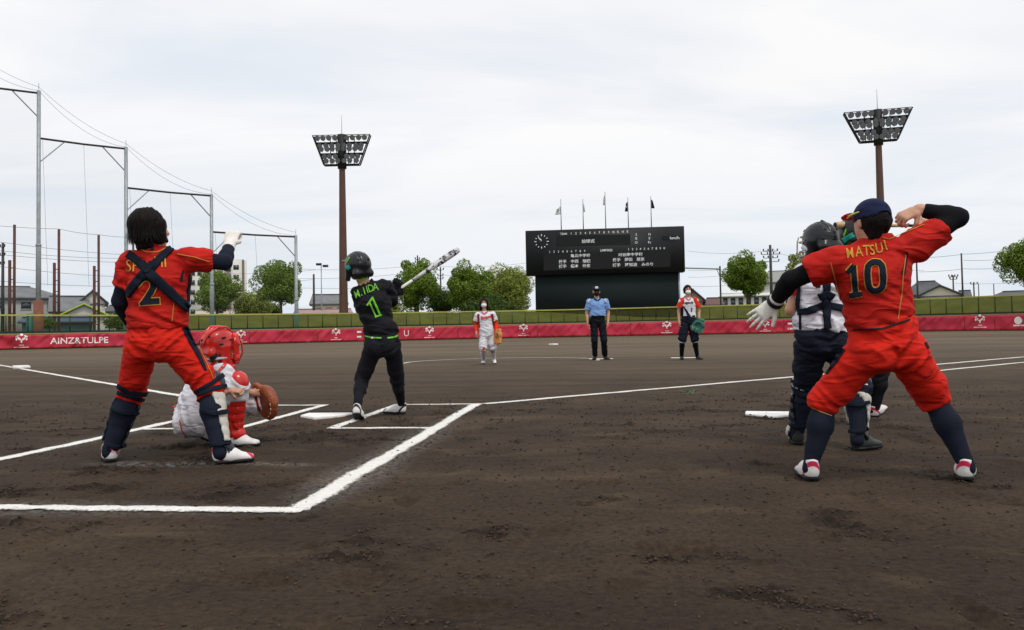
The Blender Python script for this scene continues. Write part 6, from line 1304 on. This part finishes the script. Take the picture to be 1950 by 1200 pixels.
def umpire():
    D = 20.0; b = G(1142, 686); p = Person(b, 'person standing as umpire in light blue shirt and black trousers before the scoreboard', .012)
    J = joints({'hed': (1135.5, 555.5), 'nek': (1137, 569.5), 'chs': (1137.5, 582), 'wst': (1138, 600), 'pel': (1138.5, 611), 'shA': (1122, 574), 'shB': (1153.5, 574), 'elA': (1117.5, 596, .03), 'wrA': (1119.5, 615, -.06), 'elB': (1158.5, 596, .03), 'wrB': (1157.5, 614, -.06), 'hiA': (1131, 614), 'hiB': (1146, 614), 'knA': (1132, 648), 'knB': (1150, 648)}, D)
    foot(J, 'A', gz(1134, 685)+AW*.05, -AW-RG*.25, .28); foot(J, 'B', gz(1151, 684.5)+AW*.05, -AW+RG*.4, .28); ankles(J)
    J['back'] = AW; J['fac'] = -AW; J['up'] = UPZ; J['hem'] = W(1138, 602, D); J['hemn'] = -UPZ
    st = dict(g=1.05, gp=1.02, s=1.06, jersey=M_blu, pants=M_ump, shoe=M_sh4, waist=(.172, .135), chest=(.178, .135), hips=(.17, .14), thigh=(.098, .078), low=(.072, .064), pend=1.93, pfold=.7, fold=.7, sleeve=.72, sr=(.068, .072), handA=dict(X=-UPZ, Z=-RG, side=1, curl=.6), handB=dict(X=-UPZ, Z=RG, side=-1, curl=.6), blouse=.02)
    o = build(p, J, st); face(p, J, 1.08, mat('black mask', (24, 24, 28), .8)); q, Fv, U, Rt = frame(J['hed'], J['fac'], J['up'], 1.08)
    f = Field(J['hed']-.28, J['hed']+.28, .009); f.ell(q(0, .04, -.01), (.100, .115, .10), X=Rt, Z=U, k=.02, clip=[(q(0, .03, 0), -U)]); f.ell(q(0, .045, .10), (.085, .075, .012), X=Rt, Z=U, k=.01); cp_ = p.put(f, 'cap', M_ump)
    f = Field(J['hed']-.28, J['hed']+.28, .009); f.ell(q(0, .085, .085), (.045, .02, .035), X=Rt, Z=U, k=.01); p.put(f, 'cap_front_light', M_wht, cp_)  # white patch painted for the light on the cap front
    f = Field(J['hed']-.28, J['hed']+.28, .009); f.sec(q(-.055, .012, .085), q(.055, .012, .085), (.022, .018), e=U, k=.01); p.put(f, 'glasses', M_sole)
    p.bvh(); R_ = p.ribbon; R_([(1131, 568), (1137, 573)], 2.6, 'collar', M_ump, .008, o['jersey'], n=6); R_([(1144, 568), (1138, 573)], 2.6, 'collar', M_ump, .008, o['jersey'], n=6); R_([(1127, 602), (1138, 603), (1150, 602)], 3, 'belt', M_sole, .006, o['pants'], n=14); R_([(1125, 568), (1119, 576)], 1.8, 'shoulder_trim', M_wht, .006, o['jersey'], n=6); R_([(1150, 568), (1156, 577)], 1.8, 'shoulder_trim', M_wht, .006, o['jersey'], n=6)
    R_([(1123, 606), (1123, 618)], 5, 'ball_bag', M_ump, .05, None, n=6)
umpire()
def navypitcher():
    D = 19.0; b = G(1312, 686); p = Person(b, 'person in white and navy kit with red raglan sleeves and white mask', .012)
    J = joints({'hed': (1309.5, 552.5), 'nek': (1310.5, 567), 'chs': (1311, 580), 'wst': (1311.5, 602), 'pel': (1312, 612), 'shA': (1297.5, 574), 'shB': (1324.5, 573), 'elA': (1292.5, 593, .03), 'wrA': (1293, 612, -.04), 'elB': (1331, 593, .03), 'wrB': (1331, 612, -.08), 'hiA': (1304.5, 615), 'hiB': (1319, 615), 'knA': (1299.5, 645, -.04), 'knB': (1322.5, 645, -.04)}, D)
    foot(J, 'A', gz(1298, 684.5), -AW-RG*.15); foot(J, 'B', gz(1326, 684.5), -AW*.9+RG*.4); ankles(J)
    J['back'] = AW; J['fac'] = -AW; J['up'] = UPZ; J['hem'] = W(1312, 604, D); J['hemn'] = -UPZ-RG*.1
    st = dict(g=.97, gp=1.0, s=.97, jersey=M_wht, pants=cloth('navy shorts', (22, 26, 40), .15), sock=knit('dark stirrup sock', (26, 26, 34)), sock0=.2, shoe=M_sh4, waist=(.165, .125), hips=(.18, .14), thigh=(.112, .098), low=(.096, .096), pend=1.02, fold=.35, sockr=(.060, .062, .046), sleeve=.60, sr=(.070, .074), handA=dict(X=-UPZ, Z=-RG, side=1, curl=.6), handB=dict(X=-UPZ, Z=RG, side=-1, curl=.6))
    o = build(p, J, st); bighair(p, J, .97, .06); face(p, J, .97, M_mask)
    p.bvh(); R_ = p.ribbon; jr = o['jersey']
    for s_, a in ((-1, 'A'), (1, 'B')):
        A, B = J['sh'+a], J['el'+a]; d = nrm(B-A); f = p.field([A, B], .16); f.sec(A-RG*s_*.03+UPZ*.01, A+(B-A)*.61, .084, .090, k=.01, clip=[(A+(B-A)*.605, d), (A-RG*s_*.055, -RG*s_)]); f.sec(A+(B-A)*.5, B, .070, .072, sub=True); p.put(f, 'raglan_sleeve', M_ors, jr)
        K_, An = J['kn'+a], J['an'+a]; d = nrm(An-K_); f = p.field([K_], .2); f.sec(K_+d*.01, K_+d*.035, .108, k=.004, cap=.006); f.sec(K_-d*.05, K_+d*.08, .09, sub=True); p.put(f, 'cuff_trim', M_wht, o['pants'])
    p.text('Legends', 1311, 577, 5, 'jersey_lettering', M_navy, .04, .010, .03, jr, .82); p.text('1', 1317, 590, 8, 'jersey_number', M_navy, 0, .010, .04, jr); R_([(1299, 583), (1299, 602)], 5, 'side_patch', M_navy, .006, jr, n=8); R_([(1302, 584), (1308, 594), (1313, 604)], (2, 6), 'side_patch', M_navy, .006, jr, n=10); R_([(1306, 567), (1311, 573), (1316, 567)], 1.6, 'collar_trim', M_ors, .006, jr, n=8)
navypitcher(); mitt(W(1330, 622, 18.85), -AW*.8-RG*.4, -UPZ*.7-RG*.3, 'green fielding glove on the hand of the navy and white pitcher', M_leathg, 1.35)
